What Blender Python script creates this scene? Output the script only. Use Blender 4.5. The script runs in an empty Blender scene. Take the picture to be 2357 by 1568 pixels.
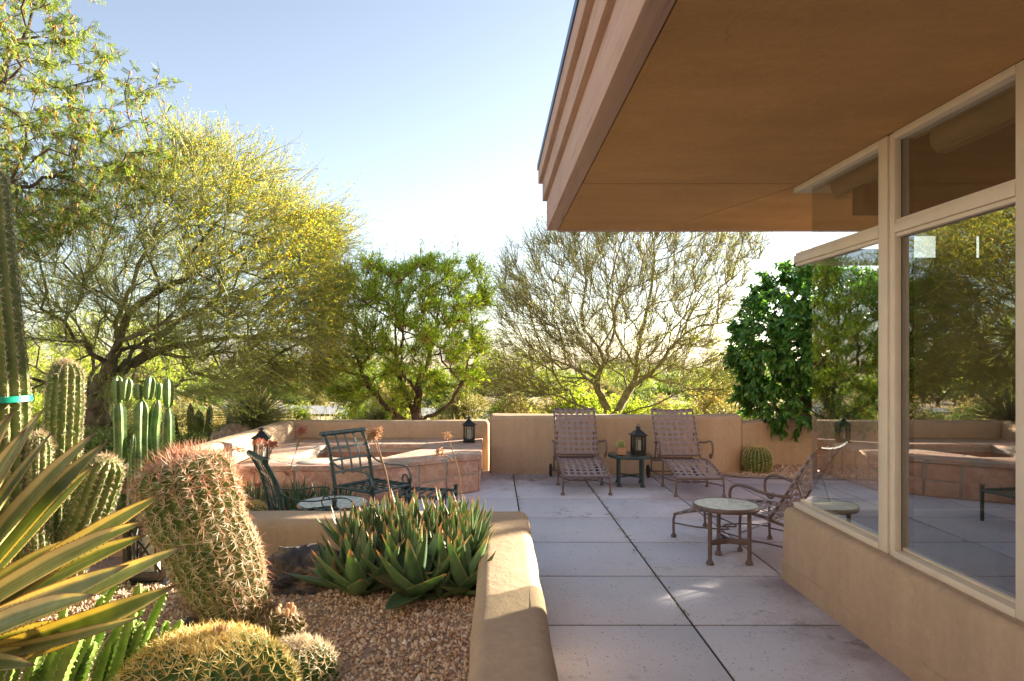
import bpy, bmesh, math, random
import numpy as np
from mathutils import Vector, Matrix

R = math.radians
sc = bpy.context.scene
COL = sc.collection
rng = np.random.default_rng(7)
random.seed(7)

# ------------------------------------------------------------------ camera, sky, sun, exposure
PX, PY, F = 1135.0, 820.0, 1600.0          # vanishing point and focal length in a 2357 px wide frame
cam_d = bpy.data.cameras.new('camera'); cam = bpy.data.objects.new('camera', cam_d); COL.objects.link(cam)
cam_d.sensor_width = 36.0; cam_d.lens = F / 2357 * 36
cam_d.shift_x = (1178.5 - PX) / 2357; cam_d.shift_y = (PY - 784.0) / 2357
cam_d.clip_start = 0.05; cam_d.clip_end = 5000
cam.location = (0, 0, 1.6); cam.rotation_euler = (R(90), 0, 0)
sc.camera = cam

SUN_AZ, SUN_EL = 55.0, 13.5                # azimuth clockwise from +Y
sv = Vector((math.sin(R(SUN_AZ)) * math.cos(R(SUN_EL)), math.cos(R(SUN_AZ)) * math.cos(R(SUN_EL)), math.sin(R(SUN_EL))))
w = bpy.data.worlds.new("World"); sc.world = w; w.use_nodes = True
wn = w.node_tree.nodes; wl = w.node_tree.links
sky = wn.new('ShaderNodeTexSky'); sky.sky_type = 'NISHITA'; sky.sun_disc = False
sky.sun_elevation = R(SUN_EL); sky.sun_rotation = R(SUN_AZ)
sky.air_density = 0.8; sky.dust_density = 0.7; sky.ozone_density = 1.0
hs = wn.new('ShaderNodeHueSaturation'); hs.inputs['Saturation'].default_value = 0.70   # pale desert air
wl.new(sky.outputs[0], hs.inputs['Color']); wl.new(hs.outputs[0], wn['Background'].inputs[0]); wn['Background'].inputs[1].default_value = 0.05
sun_d = bpy.data.lights.new('sun', 'SUN'); sun = bpy.data.objects.new('sun', sun_d); COL.objects.link(sun)
sun_d.energy = 5.0; sun_d.angle = R(0.53); sun_d.color = (1.0, 0.86, 0.66)
sun.rotation_euler = sv.to_track_quat('Z', 'Y').to_euler()
sc.view_settings.view_transform = 'Standard'; sc.view_settings.look = 'None'
sc.view_settings.gamma = 1.0; sc.view_settings.use_curve_mapping = False
sc.view_settings.exposure = 2.8
sc.cycles.use_denoising = True
sc.cycles.max_bounces = 10; sc.cycles.diffuse_bounces = 5; sc.cycles.glossy_bounces = 5
sc.cycles.transparent_max_bounces = 16; sc.cycles.transmission_bounces = 6

def at(px, py, Y):
    return np.array([(px - PX) * Y / F, Y, 1.6 - (py - PY) * Y / F])
def gp(px, py, z=0.0):
    Y = F * (1.6 - z) / (py - PY)
    return np.array([(px - PX) * Y / F, Y, z])

# ------------------------------------------------------------------ object helpers
def tag(o, label=None, cat=None, group=None, kind=None):
    if label: o['label'] = label
    if cat: o['category'] = cat
    if group: o['group'] = group
    if kind: o['kind'] = kind
    return o
def thing(name, label, cat, loc=(0, 0, 0), rz=0.0, group=None):
    o = bpy.data.objects.new(name, None); COL.objects.link(o)
    o.empty_display_size = 0.1
    o.location = loc; o.rotation_euler = (0, 0, rz)
    return tag(o, label, cat, group)
def copy_tree(o, parent=None):
    c = o.copy(); COL.objects.link(c)
    if parent is not None: c.parent = parent
    for ch in list(o.children): copy_tree(ch, c)
    return c

class MB:
    """collects numpy geometry and links it as ONE mesh object"""
    def __init__(s): s.v = []; s.f = {3: [], 4: []}; s.ng = []; s.n = 0; s.rnd = []; s.t = []; s.u = []
    def add(s, v, f=None, rnd=0.5, t=0.0, u=0.0, ngons=None):
        v = np.asarray(v, dtype=np.float64).reshape(-1, 3); m = len(v)
        if f is not None:
            for a in (f if isinstance(f, (list, tuple)) and len(f) and isinstance(f[0], np.ndarray) and f[0].ndim == 2 else [np.asarray(f)]):
                if len(a): s.f[a.shape[1]].append(a + s.n)
        if ngons:
            for g in ngons: s.ng.append([i + s.n for i in g])
        s.v.append(v)
        for lst, val in ((s.rnd, rnd), (s.t, t), (s.u, u)):
            lst.append(np.broadcast_to(np.asarray(val, dtype=np.float64), (m,)).astype(np.float32))
        s.n += m
        return s
    def build(s, name, mat=None, parent=None, world=False, sharp=38, smooth=True):
        v = np.concatenate(s.v) if s.v else np.zeros((0, 3))
        if parent is not None and world: v = v - np.array(parent.location)
        return mesh_obj(name, v, s.f, s.ng, mat, parent, sharp, smooth,
                        np.concatenate(s.rnd), np.concatenate(s.t), np.concatenate(s.u))

def mesh_obj(name, v, fd, ng, mat, parent, sharp, smooth, rnd, t, u):
    me = bpy.data.meshes.new(name)
    loops = []; starts = []; k0 = 0
    for k in (3, 4):
        if fd[k]:
            a = np.concatenate(fd[k]).astype(np.int32)
            loops.append(a.ravel()); starts.append(k0 + np.arange(len(a)) * k); k0 += a.size
    for g in ng:
        loops.append(np.array(g, dtype=np.int32)); starts.append(np.array([k0])); k0 += len(g)
    me.vertices.add(len(v)); me.vertices.foreach_set('co', v.astype(np.float32).ravel())
    if loops:
        L = np.concatenate(loops).astype(np.int32); S = np.concatenate(starts).astype(np.int32)
        me.loops.add(len(L)); me.polygons.add(len(S))
        me.loops.foreach_set('vertex_index', L); me.polygons.foreach_set('loop_start', S)
    me.update(calc_edges=True)
    for nm, arr in (('rnd', rnd), ('t', t), ('u', u)):
        at_ = me.attributes.new(nm, 'FLOAT', 'POINT'); at_.data.foreach_set('value', arr.astype(np.float32))
    if loops:
        me.polygons.foreach_set('use_smooth', np.full(len(S), smooth))
        if smooth and sharp: me.set_sharp_from_angle(angle=R(sharp))
    if mat: me.materials.append(mat)
    o = bpy.data.objects.new(name, me); COL.objects.link(o)
    if parent is not None: o.parent = parent
    return o

def nrm(a): return a / (np.linalg.norm(a, axis=-1, keepdims=True) + 1e-12)

BOXF = np.array([[0, 1, 3, 2], [4, 6, 7, 5], [0, 4, 5, 1], [2, 3, 7, 6], [0, 2, 6, 4], [1, 5, 7, 3]])
def box(mb, lo, hi, M=None, rnd=0.5):
    v = np.array([[x, y, z] for x in (lo[0], hi[0]) for y in (lo[1], hi[1]) for z in (lo[2], hi[2])], float)
    if M is not None: v = v @ np.array(M.to_3x3()).T + np.array(M.translation)
    mb.add(v, BOXF, rnd)
def bbox(mb, lo, hi, r=0.01, seg=2, M=None, rnd=0.5):
    """bevelled box"""
    bm = bmesh.new(); bmesh.ops.create_cube(bm, size=1.0)
    for q in bm.verts:
        q.co = Vector([(lo[i] + hi[i]) / 2 + q.co[i] * (hi[i] - lo[i]) for i in range(3)])
    bmesh.ops.bevel(bm, geom=bm.edges[:], offset=r, segments=seg, affect='EDGES', profile=0.5)
    if M is not None: bm.transform(M)
    from_bm(mb, bm, rnd)
def from_bm(mb, bm, rnd=0.5):
    bm.verts.ensure_lookup_table(); bm.verts.index_update()
    v = np.array([q.co[:] for q in bm.verts])
    f3 = [[q.index for q in f.verts] for f in bm.faces if len(f.verts) == 3]
    f4 = [[q.index for q in f.verts] for f in bm.faces if len(f.verts) == 4]
    ng = [[q.index for q in f.verts] for f in bm.faces if len(f.verts) > 4]
    fs = [np.array(a) for a in (f3, f4) if a]
    mb.add(v, fs, rnd, ngons=ng); bm.free()

def frames(P):
    """tangent, normal, binormal along a polyline"""
    T = np.gradient(P, axis=0) if len(P) > 2 else np.repeat((P[-1:] - P[:1]), len(P), 0)
    T = nrm(T); N = np.zeros_like(T)
    a = np.array([0, 0, 1.0]) if abs(T[0][2]) < 0.9 else np.array([1.0, 0, 0])
    n = nrm(np.cross(T[0], a))
    for i in range(len(P)):
        n = n - T[i] * np.dot(n, T[i]); ln = np.linalg.norm(n)
        n = n / ln if ln > 1e-6 else nrm(np.cross(T[i], a)); N[i] = n
    return T, N, np.cross(T, N)
def tube(mb, pts, rad, n=8, cap=True, rnd=0.5, closed=False, flat=1.0, t=None):
    P = np.asarray(pts, float); S = len(P)
    r = np.broadcast_to(np.asarray(rad, float), (S,))
    if closed:
        T = nrm(np.roll(P, -1, 0) - np.roll(P, 1, 0)); N = np.zeros_like(T)
        nn = nrm(np.cross(P[1] - P[0], P[2] - P[1]) + 1e-9)
        N = nrm(nn - T * (T @ nn)[:, None]); B = np.cross(T, N)
    else: T, N, B = frames(P)
    a = np.arange(n) / n * 2 * np.pi
    V = P[:, None] + r[:, None, None] * (np.cos(a)[None, :, None] * N[:, None] + flat * np.sin(a)[None, :, None] * B[:, None])
    i = np.arange(n); j = (i + 1) % n
    rows = S if closed else S - 1
    k = np.arange(rows)[:, None]; k2 = (k + 1) % S
    f = np.stack([k * n + i, k * n + j, k2 * n + j, k2 * n + i], -1).reshape(-1, 4)
    tt = 0.0 if t is None else np.repeat(np.asarray(t), n)
    ng = None
    if cap and not closed: ng = [list(range(n))[::-1], [(S - 1) * n + q for q in range(n)]]
    mb.add(V.reshape(-1, 3), f, rnd, tt, ngons=ng)
def smoothpath(pts, n=8):
    """Catmull-Rom through the points"""
    p = np.asarray(pts, float); q = np.vstack([2 * p[0] - p[1], p, 2 * p[-1] - p[-2]]); out = []
    for i in range(len(p) - 1):
        a, b, c, d = q[i:i + 4]
        for k in range(n):
            s = k / n
            out.append(0.5 * (2 * b + (c - a) * s + (2 * a - 5 * b + 4 * c - d) * s * s + (3 * b - a - 3 * c + d) * s ** 3))
    out.append(p[-1]); return np.array(out)
def lathe(mb, prof, n=24, M=None, rnd=0.5, centre=(0, 0, 0)):
    pr = np.asarray(prof, float); S = len(pr); a = np.arange(n) / n * 2 * np.pi
    V = np.stack([pr[:, 0][:, None] * np.cos(a), pr[:, 0][:, None] * np.sin(a), np.repeat(pr[:, 1][:, None], n, 1)], -1).reshape(-1, 3) + np.array(centre)
    if M is not None: V = V @ np.array(M.to_3x3()).T + np.array(M.translation)
    i = np.arange(n); j = (i + 1) % n; k = np.arange(S - 1)[:, None]
    f = np.stack([k * n + i, k * n + j, (k + 1) * n + j, (k + 1) * n + i], -1).reshape(-1, 4)
    mb.add(V, f, rnd, ngons=[list(range(n))[::-1], [(S - 1) * n + q for q in range(n)]])
def prisms(mb, P, W, n=3, rnd=0.5, t=None, seed=0):
    """many thin twigs or spines at once. P (M,S,3), W (M,S)"""
    P = np.asarray(P, float); M_, S, _ = P.shape
    if M_ == 0: return
    T = nrm(np.gradient(P, axis=1)); g = np.random.default_rng(seed)
    ref = g.normal(size=(M_, 1, 3)); N = nrm(np.cross(T, ref)); B = np.cross(T, N)
    a = np.arange(n) / n * 2 * np.pi
    V = P[:, :, None] + W[:, :, None, None] * (np.cos(a)[:, None] * N[:, :, None] + np.sin(a)[:, None] * B[:, :, None])
    i = np.arange(n); j = (i + 1) % n; k = np.arange(S - 1)[:, None]
    f = np.stack([k * n + i, k * n + j, (k + 1) * n + j, (k + 1) * n + i], -1).reshape(-1, 4)
    f = (np.arange(M_)[:, None, None] * (S * n) + f[None]).reshape(-1, 4)
    rr = np.repeat(np.broadcast_to(np.asarray(rnd, float), (M_,)), S * n)
    tt = np.tile(np.repeat(np.linspace(0, 1, S), n), M_) if t is None else np.repeat(np.asarray(t, float), S * n)
    mb.add(V.reshape(-1, 3), f, rr, tt)
def leafcards(mb, base, d, nn, L, W, rnd, fold=0.25, pos=0.45, t=None):
    """many small leaves, each two triangles folded along the midrib"""
    base = np.asarray(base, float); d = nrm(np.asarray(d, float)); m = len(base)
    if m == 0: return
    L = np.broadcast_to(L, (m,))[:, None]; W = np.broadcast_to(W, (m,))[:, None]
    s = nrm(np.cross(d, nn)); u = np.cross(s, d)
    mid = base + d * L * pos + u * W * fold
    V = np.stack([base, mid + s * W / 2, base + d * L, mid - s * W / 2], 1).reshape(-1, 3)
    o = np.arange(m)[:, None] * 4
    f = np.concatenate([o + np.array([0, 1, 2]), o + np.array([0, 2, 3])])
    mb.add(V, f, np.repeat(np.broadcast_to(rnd, (m,)), 4), 0.0 if t is None else np.repeat(t, 4))
def rdir(m, g=rng): return nrm(g.normal(size=(m, 3)))

# ------------------------------------------------------------------ materials
def newmat(name):
    m = bpy.data.materials.new(name); m.use_nodes = True
    nt = m.node_tree; return m, nt, nt.nodes, nt.links, nt.nodes['Principled BSDF'], nt.nodes['Material Output']
def ramp(nt, fac, stops, interp='LINEAR'):
    r = nt.nodes.new('ShaderNodeValToRGB'); r.color_ramp.interpolation = interp
    e = r.color_ramp.elements
    e[0].position, e[0].color = stops[0][0], (*stops[0][1], 1)
    e[1].position, e[1].color = stops[-1][0], (*stops[-1][1], 1)
    for p, c in stops[1:-1]:
        q = e.new(p); q.color = (*c, 1)
    nt.links.new(fac, r.inputs[0]); return r.outputs[0]
def noise(nt, scale, detail=4, rough=0.55, vec=None, dim=None):
    n = nt.nodes.new('ShaderNodeTexNoise'); n.inputs['Scale'].default_value = scale
    n.inputs['Detail'].default_value = detail; n.inputs['Roughness'].default_value = rough
    if vec is None:
        tc = nt.nodes.new('ShaderNodeTexCoord'); vec = tc.outputs['Object']
    nt.links.new(vec, n.inputs['Vector']); return n.outputs['Fac']
def mapped(nt, scale, rot=(0, 0, 0)):
    tc = nt.nodes.new('ShaderNodeTexCoord'); mp = nt.nodes.new('ShaderNodeMapping')
    mp.inputs['Scale'].default_value = scale; mp.inputs['Rotation'].default_value = rot
    nt.links.new(tc.outputs['Object'], mp.inputs['Vector']); return mp.outputs['Vector']
def mix(nt, fac, a, b, mode='MIX'):
    n = nt.nodes.new('ShaderNodeMix'); n.data_type = 'RGBA'; n.blend_type = mode
    if hasattr(fac, 'links') or hasattr(fac, 'is_linked'): nt.links.new(fac, n.inputs[0])
    else: n.inputs[0].default_value = fac
    for val, k in ((a, 6), (b, 7)):
        if hasattr(val, 'is_linked'): nt.links.new(val, n.inputs[k])
        else: n.inputs[k].default_value = (*val, 1)
    return n.outputs[2]
def math_(nt, op, a, b=None):
    n = nt.nodes.new('ShaderNodeMath'); n.operation = op
    for val, k in ((a, 0), (b, 1)):
        if val is None: continue
        if hasattr(val, 'is_linked'): nt.links.new(val, n.inputs[k])
        else: n.inputs[k].default_value = val
    return n.outputs[0]
def attr(nt, nm):
    a = nt.nodes.new('ShaderNodeAttribute'); a.attribute_name = nm; return a.outputs['Fac']
def bump(nt, bs, h, strength=0.3, dist=0.01):
    b = nt.nodes.new('ShaderNodeBump'); b.inputs['Strength'].default_value = strength; b.inputs['Distance'].default_value = dist
    nt.links.new(h, b.inputs['Height']); nt.links.new(b.outputs[0], bs.inputs['Normal'])
def plain(name, c, rough=0.5, metal=0.0, var=0.12, scale=6, bstr=0.08, bscale=60, bdist=0.004, spec=0.5):
    m, nt, N, L, bs, out = newmat(name)
    n = noise(nt, scale, 5)
    lo = tuple(x * (1 - var) for x in c); hi = tuple(min(1, x * (1 + var)) for x in c)
    L.new(ramp(nt, n, [(0.3, lo), (0.7, hi)]), bs.inputs['Base Color'])
    bs.inputs['Roughness'].default_value = rough; bs.inputs['Metallic'].default_value = metal
    bs.inputs['Specular IOR Level'].default_value = spec
    if bstr: bump(nt, bs, noise(nt, bscale, 3), bstr, bdist)
    return m
def stucco(name, c, var=0.16, grain=1.0, streak=(9, 9, 0.9), sf=0.22):
    m, nt, N, L, bs, out = newmat(name)
    big = noise(nt, 1.3, 5, 0.6); fine = noise(nt, 48, 5, 0.75); mid = noise(nt, 17, 5, 0.65)
    col = ramp(nt, big, [(0.28, tuple(x * (1 - var) for x in c)), (0.5, c), (0.75, tuple(x * (1 + var * .8) for x in c))])
    col = mix(nt, 0.30, col, ramp(nt, fine, [(0.3, tuple(x * .62 for x in c)), (0.7, tuple(x * 1.25 for x in c))]))
    col = mix(nt, 0.22, col, ramp(nt, mid, [(0.32, tuple(x * .68 for x in c)), (0.68, tuple(x * 1.2 for x in c))]))
    st = noise(nt, 1.0, 5, 0.65, mapped(nt, streak))
    col = mix(nt, sf, col, ramp(nt, st, [(0.35, tuple(x * .65 for x in c)), (0.65, tuple(x * 1.1 for x in c))]))
    vk = nt.nodes.new('ShaderNodeTexVoronoi'); vk.feature = 'DISTANCE_TO_EDGE'; vk.inputs['Scale'].default_value = 0.9
    tck = nt.nodes.new('ShaderNodeTexCoord'); wk = nt.nodes.new('ShaderNodeTexNoise'); wk.inputs['Scale'].default_value = 3.5; wk.inputs['Detail'].default_value = 6; L.new(tck.outputs['Object'], wk.inputs['Vector'])
    vm = nt.nodes.new('ShaderNodeVectorMath'); vm.operation = 'MULTIPLY_ADD'; vm.inputs[1].default_value = (0.22, 0.22, 0.22); L.new(wk.outputs['Color'], vm.inputs[0]); L.new(tck.outputs['Object'], vm.inputs[2]); L.new(vm.outputs[0], vk.inputs['Vector'])
    crack = math_(nt, 'MULTIPLY', math_(nt, 'LESS_THAN', vk.outputs['Distance'], 0.0022), ramp(nt, noise(nt, 0.8, 3), [(0.52, (0, 0, 0)), (0.60, (1, 1, 1))]))
    col = mix(nt, math_(nt, 'MULTIPLY', crack, 0.22), col, tuple(x * .35 for x in c))
    L.new(col, bs.inputs['Base Color']); bs.inputs['Roughness'].default_value = 0.92
    bs.inputs['Specular IOR Level'].default_value = 0.2
    h = math_(nt, 'ADD', math_(nt, 'MULTIPLY', fine, 0.35 * grain), math_(nt, 'ADD', math_(nt, 'MULTIPLY', mid, 0.5), math_(nt, 'MULTIPLY', big, 2.0)))
    bump(nt, bs, h, 0.55, 0.014)
    return m
def leafmat(name, stops, transl=0.45, rough=0.5, spec=0.3, src='rnd', tcol=(1.25, 1.2, 0.5), tip=None):
    """leaf: diffuse plus light coming through"""
    m, nt, N, L, bs, out = newmat(name)
    col = ramp(nt, attr(nt, src), stops)
    if tip: col = mix(nt, ramp(nt, attr(nt, 't'), [(tip[1], (0, 0, 0)), (tip[2], (1, 1, 1))]), col, tip[0])
    L.new(col, bs.inputs['Base Color']); bs.inputs['Roughness'].default_value = rough; bs.inputs['Specular IOR Level'].default_value = spec
    tr = N.new('ShaderNodeBsdfTranslucent'); L.new(mix(nt, 1.0, col, tcol, 'MULTIPLY'), tr.inputs[0])
    mx = N.new('ShaderNodeMixShader'); mx.inputs[0].default_value = transl
    L.new(bs.outputs[0], mx.inputs[1]); L.new(tr.outputs[0], mx.inputs[2]); L.new(mx.outputs[0], out.inputs[0])
    return m

M = {}
M['stucco'] = stucco('stucco', (0.48, 0.35, 0.235))
M['stucco_soffit'] = stucco('stucco_soffit', (0.52, 0.305, 0.13), 0.22, 1.6, (1.0, 3.2, 1.0), 0.3)
M['frame'] = plain('window_frame_paint', (0.66, 0.57, 0.45), 0.45, var=0.06, bstr=0.03)
M['blind'] = plain('blind_fabric', (0.40, 0.32, 0.20), 0.7)
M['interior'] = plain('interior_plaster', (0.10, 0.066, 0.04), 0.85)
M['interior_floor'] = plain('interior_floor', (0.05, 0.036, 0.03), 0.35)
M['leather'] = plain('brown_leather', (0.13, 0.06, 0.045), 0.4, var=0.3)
M['cushion'] = plain('woven_cushion', (0.22, 0.12, 0.05), 0.9, var=0.6, scale=40)
M['brown_metal'] = plain('brown_powder_coat', (0.13, 0.085, 0.072), 0.42, 0.0, 0.15, 30, 0.1, 200)
M['strap'] = plain('vinyl_strap', (0.255, 0.20, 0.205), 0.45, var=0.1, scale=25)
M['green_metal'] = plain('dark_green_paint', (0.022, 0.05, 0.047), 0.38, 0.0, 0.3, 20, 0.1, 150)
M['black_metal'] = plain('black_paint', (0.012, 0.013, 0.015), 0.4, 0.0, 0.3, 30, 0.05, 150)
M['rubber'] = plain('rubber', (0.02, 0.02, 0.02), 0.7)
M['candle'] = plain('candle_wax', (0.72, 0.68, 0.58), 0.5)
M['white_plastic'] = plain('white_plastic', (0.8, 0.8, 0.78), 0.35)
M['blue_plastic'] = plain('blue_plastic', (0.03, 0.25, 0.6), 0.35)
M['ribbon'] = plain('green_ribbon', (0.0, 0.28, 0.20), 0.4)
M['ceramic'] = plain('speckled_pot', (0.40, 0.24, 0.14), 0.5, var=0.35, scale=60)
M['flash'] = plain('blue_flashing', (0.03, 0.09, 0.22), 0.4)

def glassmat(name, tint, f0, rough=0.0, wob=0.0):
    m, nt, N, L, bs, out = newmat(name)
    lw = N.new('ShaderNodeLayerWeight'); lw.inputs['Blend'].default_value = 0.5
    p = math_(nt, 'POWER', lw.outputs['Facing'], 5.0)
    fac = math_(nt, 'ADD', math_(nt, 'MULTIPLY', p, 1 - f0), f0)
    geo = N.new('ShaderNodeNewGeometry'); fac = math_(nt, 'MULTIPLY', fac, math_(nt, 'SUBTRACT', 1.0, geo.outputs['Backfacing']))
    tr = N.new('ShaderNodeBsdfTransparent'); tr.inputs[0].default_value = (*tint, 1)
    gl = N.new('ShaderNodeBsdfGlossy'); gl.inputs['Roughness'].default_value = rough
    mx = N.new('ShaderNodeMixShader'); L.new(fac, mx.inputs[0]); L.new(tr.outputs[0], mx.inputs[1]); L.new(gl.outputs[0], mx.inputs[2])
    L.new(mx.outputs[0], out.inputs[0]); return m
M['glass'] = glassmat('window_glass', (0.87, 0.90, 0.88), 0.48)
M['clear_glass'] = glassmat('clear_glass', (0.98, 0.99, 0.98), 0.06)
M['lantern_glass'] = glassmat('lantern_glass', (0.9, 0.92, 0.92), 0.05)

def ripple_glass():
    m, nt, N, L, bs, out = newmat('textured_table_glass')
    n = noise(nt, 26, 3)
    L.new(ramp(nt, n, [(0.35, (0.52, 0.60, 0.58)), (0.65, (0.72, 0.78, 0.74))]), bs.inputs['Base Color'])
    bs.inputs['Roughness'].default_value = 0.22; bs.inputs['Specular IOR Level'].default_value = 0.8
    bump(nt, bs, n, 0.8, 0.02); return m
M['table_glass'] = ripple_glass()

def flagstone(name, scale, mortar, zs=1.0, tones=None):
    m, nt, N, L, bs, out = newmat(name)
    vec = mapped(nt, (scale, scale, scale * zs))
    wob = N.new('ShaderNodeTexNoise'); wob.inputs['Scale'].default_value = 1.2; L.new(vec, wob.inputs['Vector'])
    va = N.new('ShaderNodeVectorMath'); va.operation = 'MULTIPLY_ADD'
    L.new(wob.outputs['Color'], va.inputs[0]); va.inputs[1].default_value = (0.35, 0.35, 0.35); L.new(vec, va.inputs[2])
    vd = N.new('ShaderNodeTexVoronoi'); vd.feature = 'DISTANCE_TO_EDGE'; vd.inputs['Scale'].default_value = 1
    vc = N.new('ShaderNodeTexVoronoi'); vc.inputs['Scale'].default_value = 1
    L.new(va.outputs[0], vd.inputs['Vector']); L.new(va.outputs[0], vc.inputs['Vector'])
    sep = N.new('ShaderNodeSeparateColor'); L.new(vc.outputs['Color'], sep.inputs[0])
    tones = tones or [(0.0, (0.46, 0.24, 0.15)), (0.35, (0.56, 0.33, 0.23)), (0.65, (0.50, 0.27, 0.20)), (1.0, (0.60, 0.39, 0.24))]
    stone = ramp(nt, sep.outputs[0], tones)
    cleft = noise(nt, 5.5, 6, 0.62); fine = noise(nt, 30, 5, 0.6)
    stone = mix(nt, 0.55, stone, ramp(nt, cleft, [(0.38, (0.36, 0.17, 0.12)), (0.49, (0.52, 0.29, 0.20)), (0.55, (0.72, 0.52, 0.42)), (0.62, (0.54, 0.32, 0.23)), (0.75, (0.42, 0.22, 0.16))]))
    stone = mix(nt, 0.2, stone, ramp(nt, fine, [(0.3, (0.2, 0.12, 0.09)), (0.7, (0.6, 0.45, 0.36))]))
    edge = ramp(nt, vd.outputs['Distance'], [(mortar * .6, (0, 0, 0)), (mortar, (1, 1, 1))])
    col = mix(nt, edge, (0.36, 0.33, 0.30), stone)
    L.new(col, bs.inputs['Base Color']); bs.inputs['Roughness'].default_value = 0.75
    st = N.new('ShaderNodeMath'); st.operation = 'SNAP'; L.new(cleft, st.inputs[0]); st.inputs[1].default_value = 0.09
    h = math_(nt, 'ADD', math_(nt, 'ADD', math_(nt, 'MULTIPLY', edge, 0.6), math_(nt, 'MULTIPLY', st.outputs[0], 1.3)), math_(nt, 'MULTIPLY', fine, 0.25))
    bump(nt, bs, h, 0.6, 0.02); return m
M['stone_face'] = flagstone('flagstone_face', 1.7, 0.035, 1.3)
M['stone_top'] = flagstone('flagstone_top', 1.5, 0.03, 1.0, [(0.0, (0.44, 0.29, 0.22)), (0.35, (0.50, 0.35, 0.27)), (0.65, (0.46, 0.32, 0.26)), (1.0, (0.54, 0.41, 0.30))])

def facing_mat():
    m, nt, N, L, bs, out = newmat('cleft_sandstone')
    r_ = attr(nt, 'rnd'); stone = ramp(nt, r_, [(0, (0.46, 0.24, 0.15)), (.3, (0.58, 0.34, 0.23)), (.55, (0.48, 0.25, 0.19)), (.8, (0.60, 0.38, 0.24)), (1, (0.52, 0.33, 0.27))])
    tc = N.new('ShaderNodeTexCoord'); cb = N.new('ShaderNodeCombineXYZ'); L.new(math_(nt, 'MULTIPLY', r_, 37.0), cb.inputs[0]); va = N.new('ShaderNodeVectorMath'); L.new(tc.outputs['Object'], va.inputs[0]); L.new(cb.outputs[0], va.inputs[1])
    cleft = noise(nt, 5.0, 6, 0.6, va.outputs[0]); fine = noise(nt, 26, 5, 0.65)
    flake = ramp(nt, cleft, [(0.46, (0, 0, 0)), (0.485, (1, 1, 1)), (0.53, (1, 1, 1)), (0.555, (0, 0, 0))])
    col = mix(nt, math_(nt, 'MULTIPLY', flake, 0.5), stone, (0.72, 0.52, 0.42))
    col = mix(nt, 0.3, col, ramp(nt, fine, [(0.3, (0.30, 0.15, 0.10)), (0.7, (0.70, 0.48, 0.36))]))
    L.new(col, bs.inputs['Base Color']); bs.inputs['Roughness'].default_value = 0.75
    st = N.new('ShaderNodeMath'); st.operation = 'SNAP'; L.new(cleft, st.inputs[0]); st.inputs[1].default_value = 0.07
    bump(nt, bs, math_(nt, 'ADD', math_(nt, 'MULTIPLY', st.outputs[0], 2.0), math_(nt, 'MULTIPLY', fine, 0.25)), 0.7, 0.03); return m
M['facing'] = facing_mat()
def spa_tile():
    m, nt, N, L, bs, out = newmat('spa_tile')
    bk = N.new('ShaderNodeTexBrick'); bk.offset = 0; bk.inputs['Scale'].default_value = 1
    tc = N.new('ShaderNodeTexCoord'); L.new(tc.outputs['UV'], bk.inputs['Vector'])
    L.new(mix(nt, 1, noise(nt, 9, 4), (0.45, 0.24, 0.15), 'MULTIPLY'), bs.inputs['Base Color'])
    bs.inputs['Roughness'].default_value = 0.5; return m
M['tile'] = plain('terracotta_tile', (0.36, 0.19, 0.12), 0.5, var=0.35, scale=7)
M['grout'] = plain('grout', (0.50, 0.45, 0.40), 0.9)

def water():
    m, nt, N, L, bs, out = newmat('dark_spa_water')
    bs.inputs['Base Color'].default_value = (0.035, 0.03, 0.02, 1); bs.inputs['Roughness'].default_value = 0.06
    bump(nt, bs, noise(nt, 7, 2), 0.08, 0.02); return m
M['water'] = water()

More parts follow.
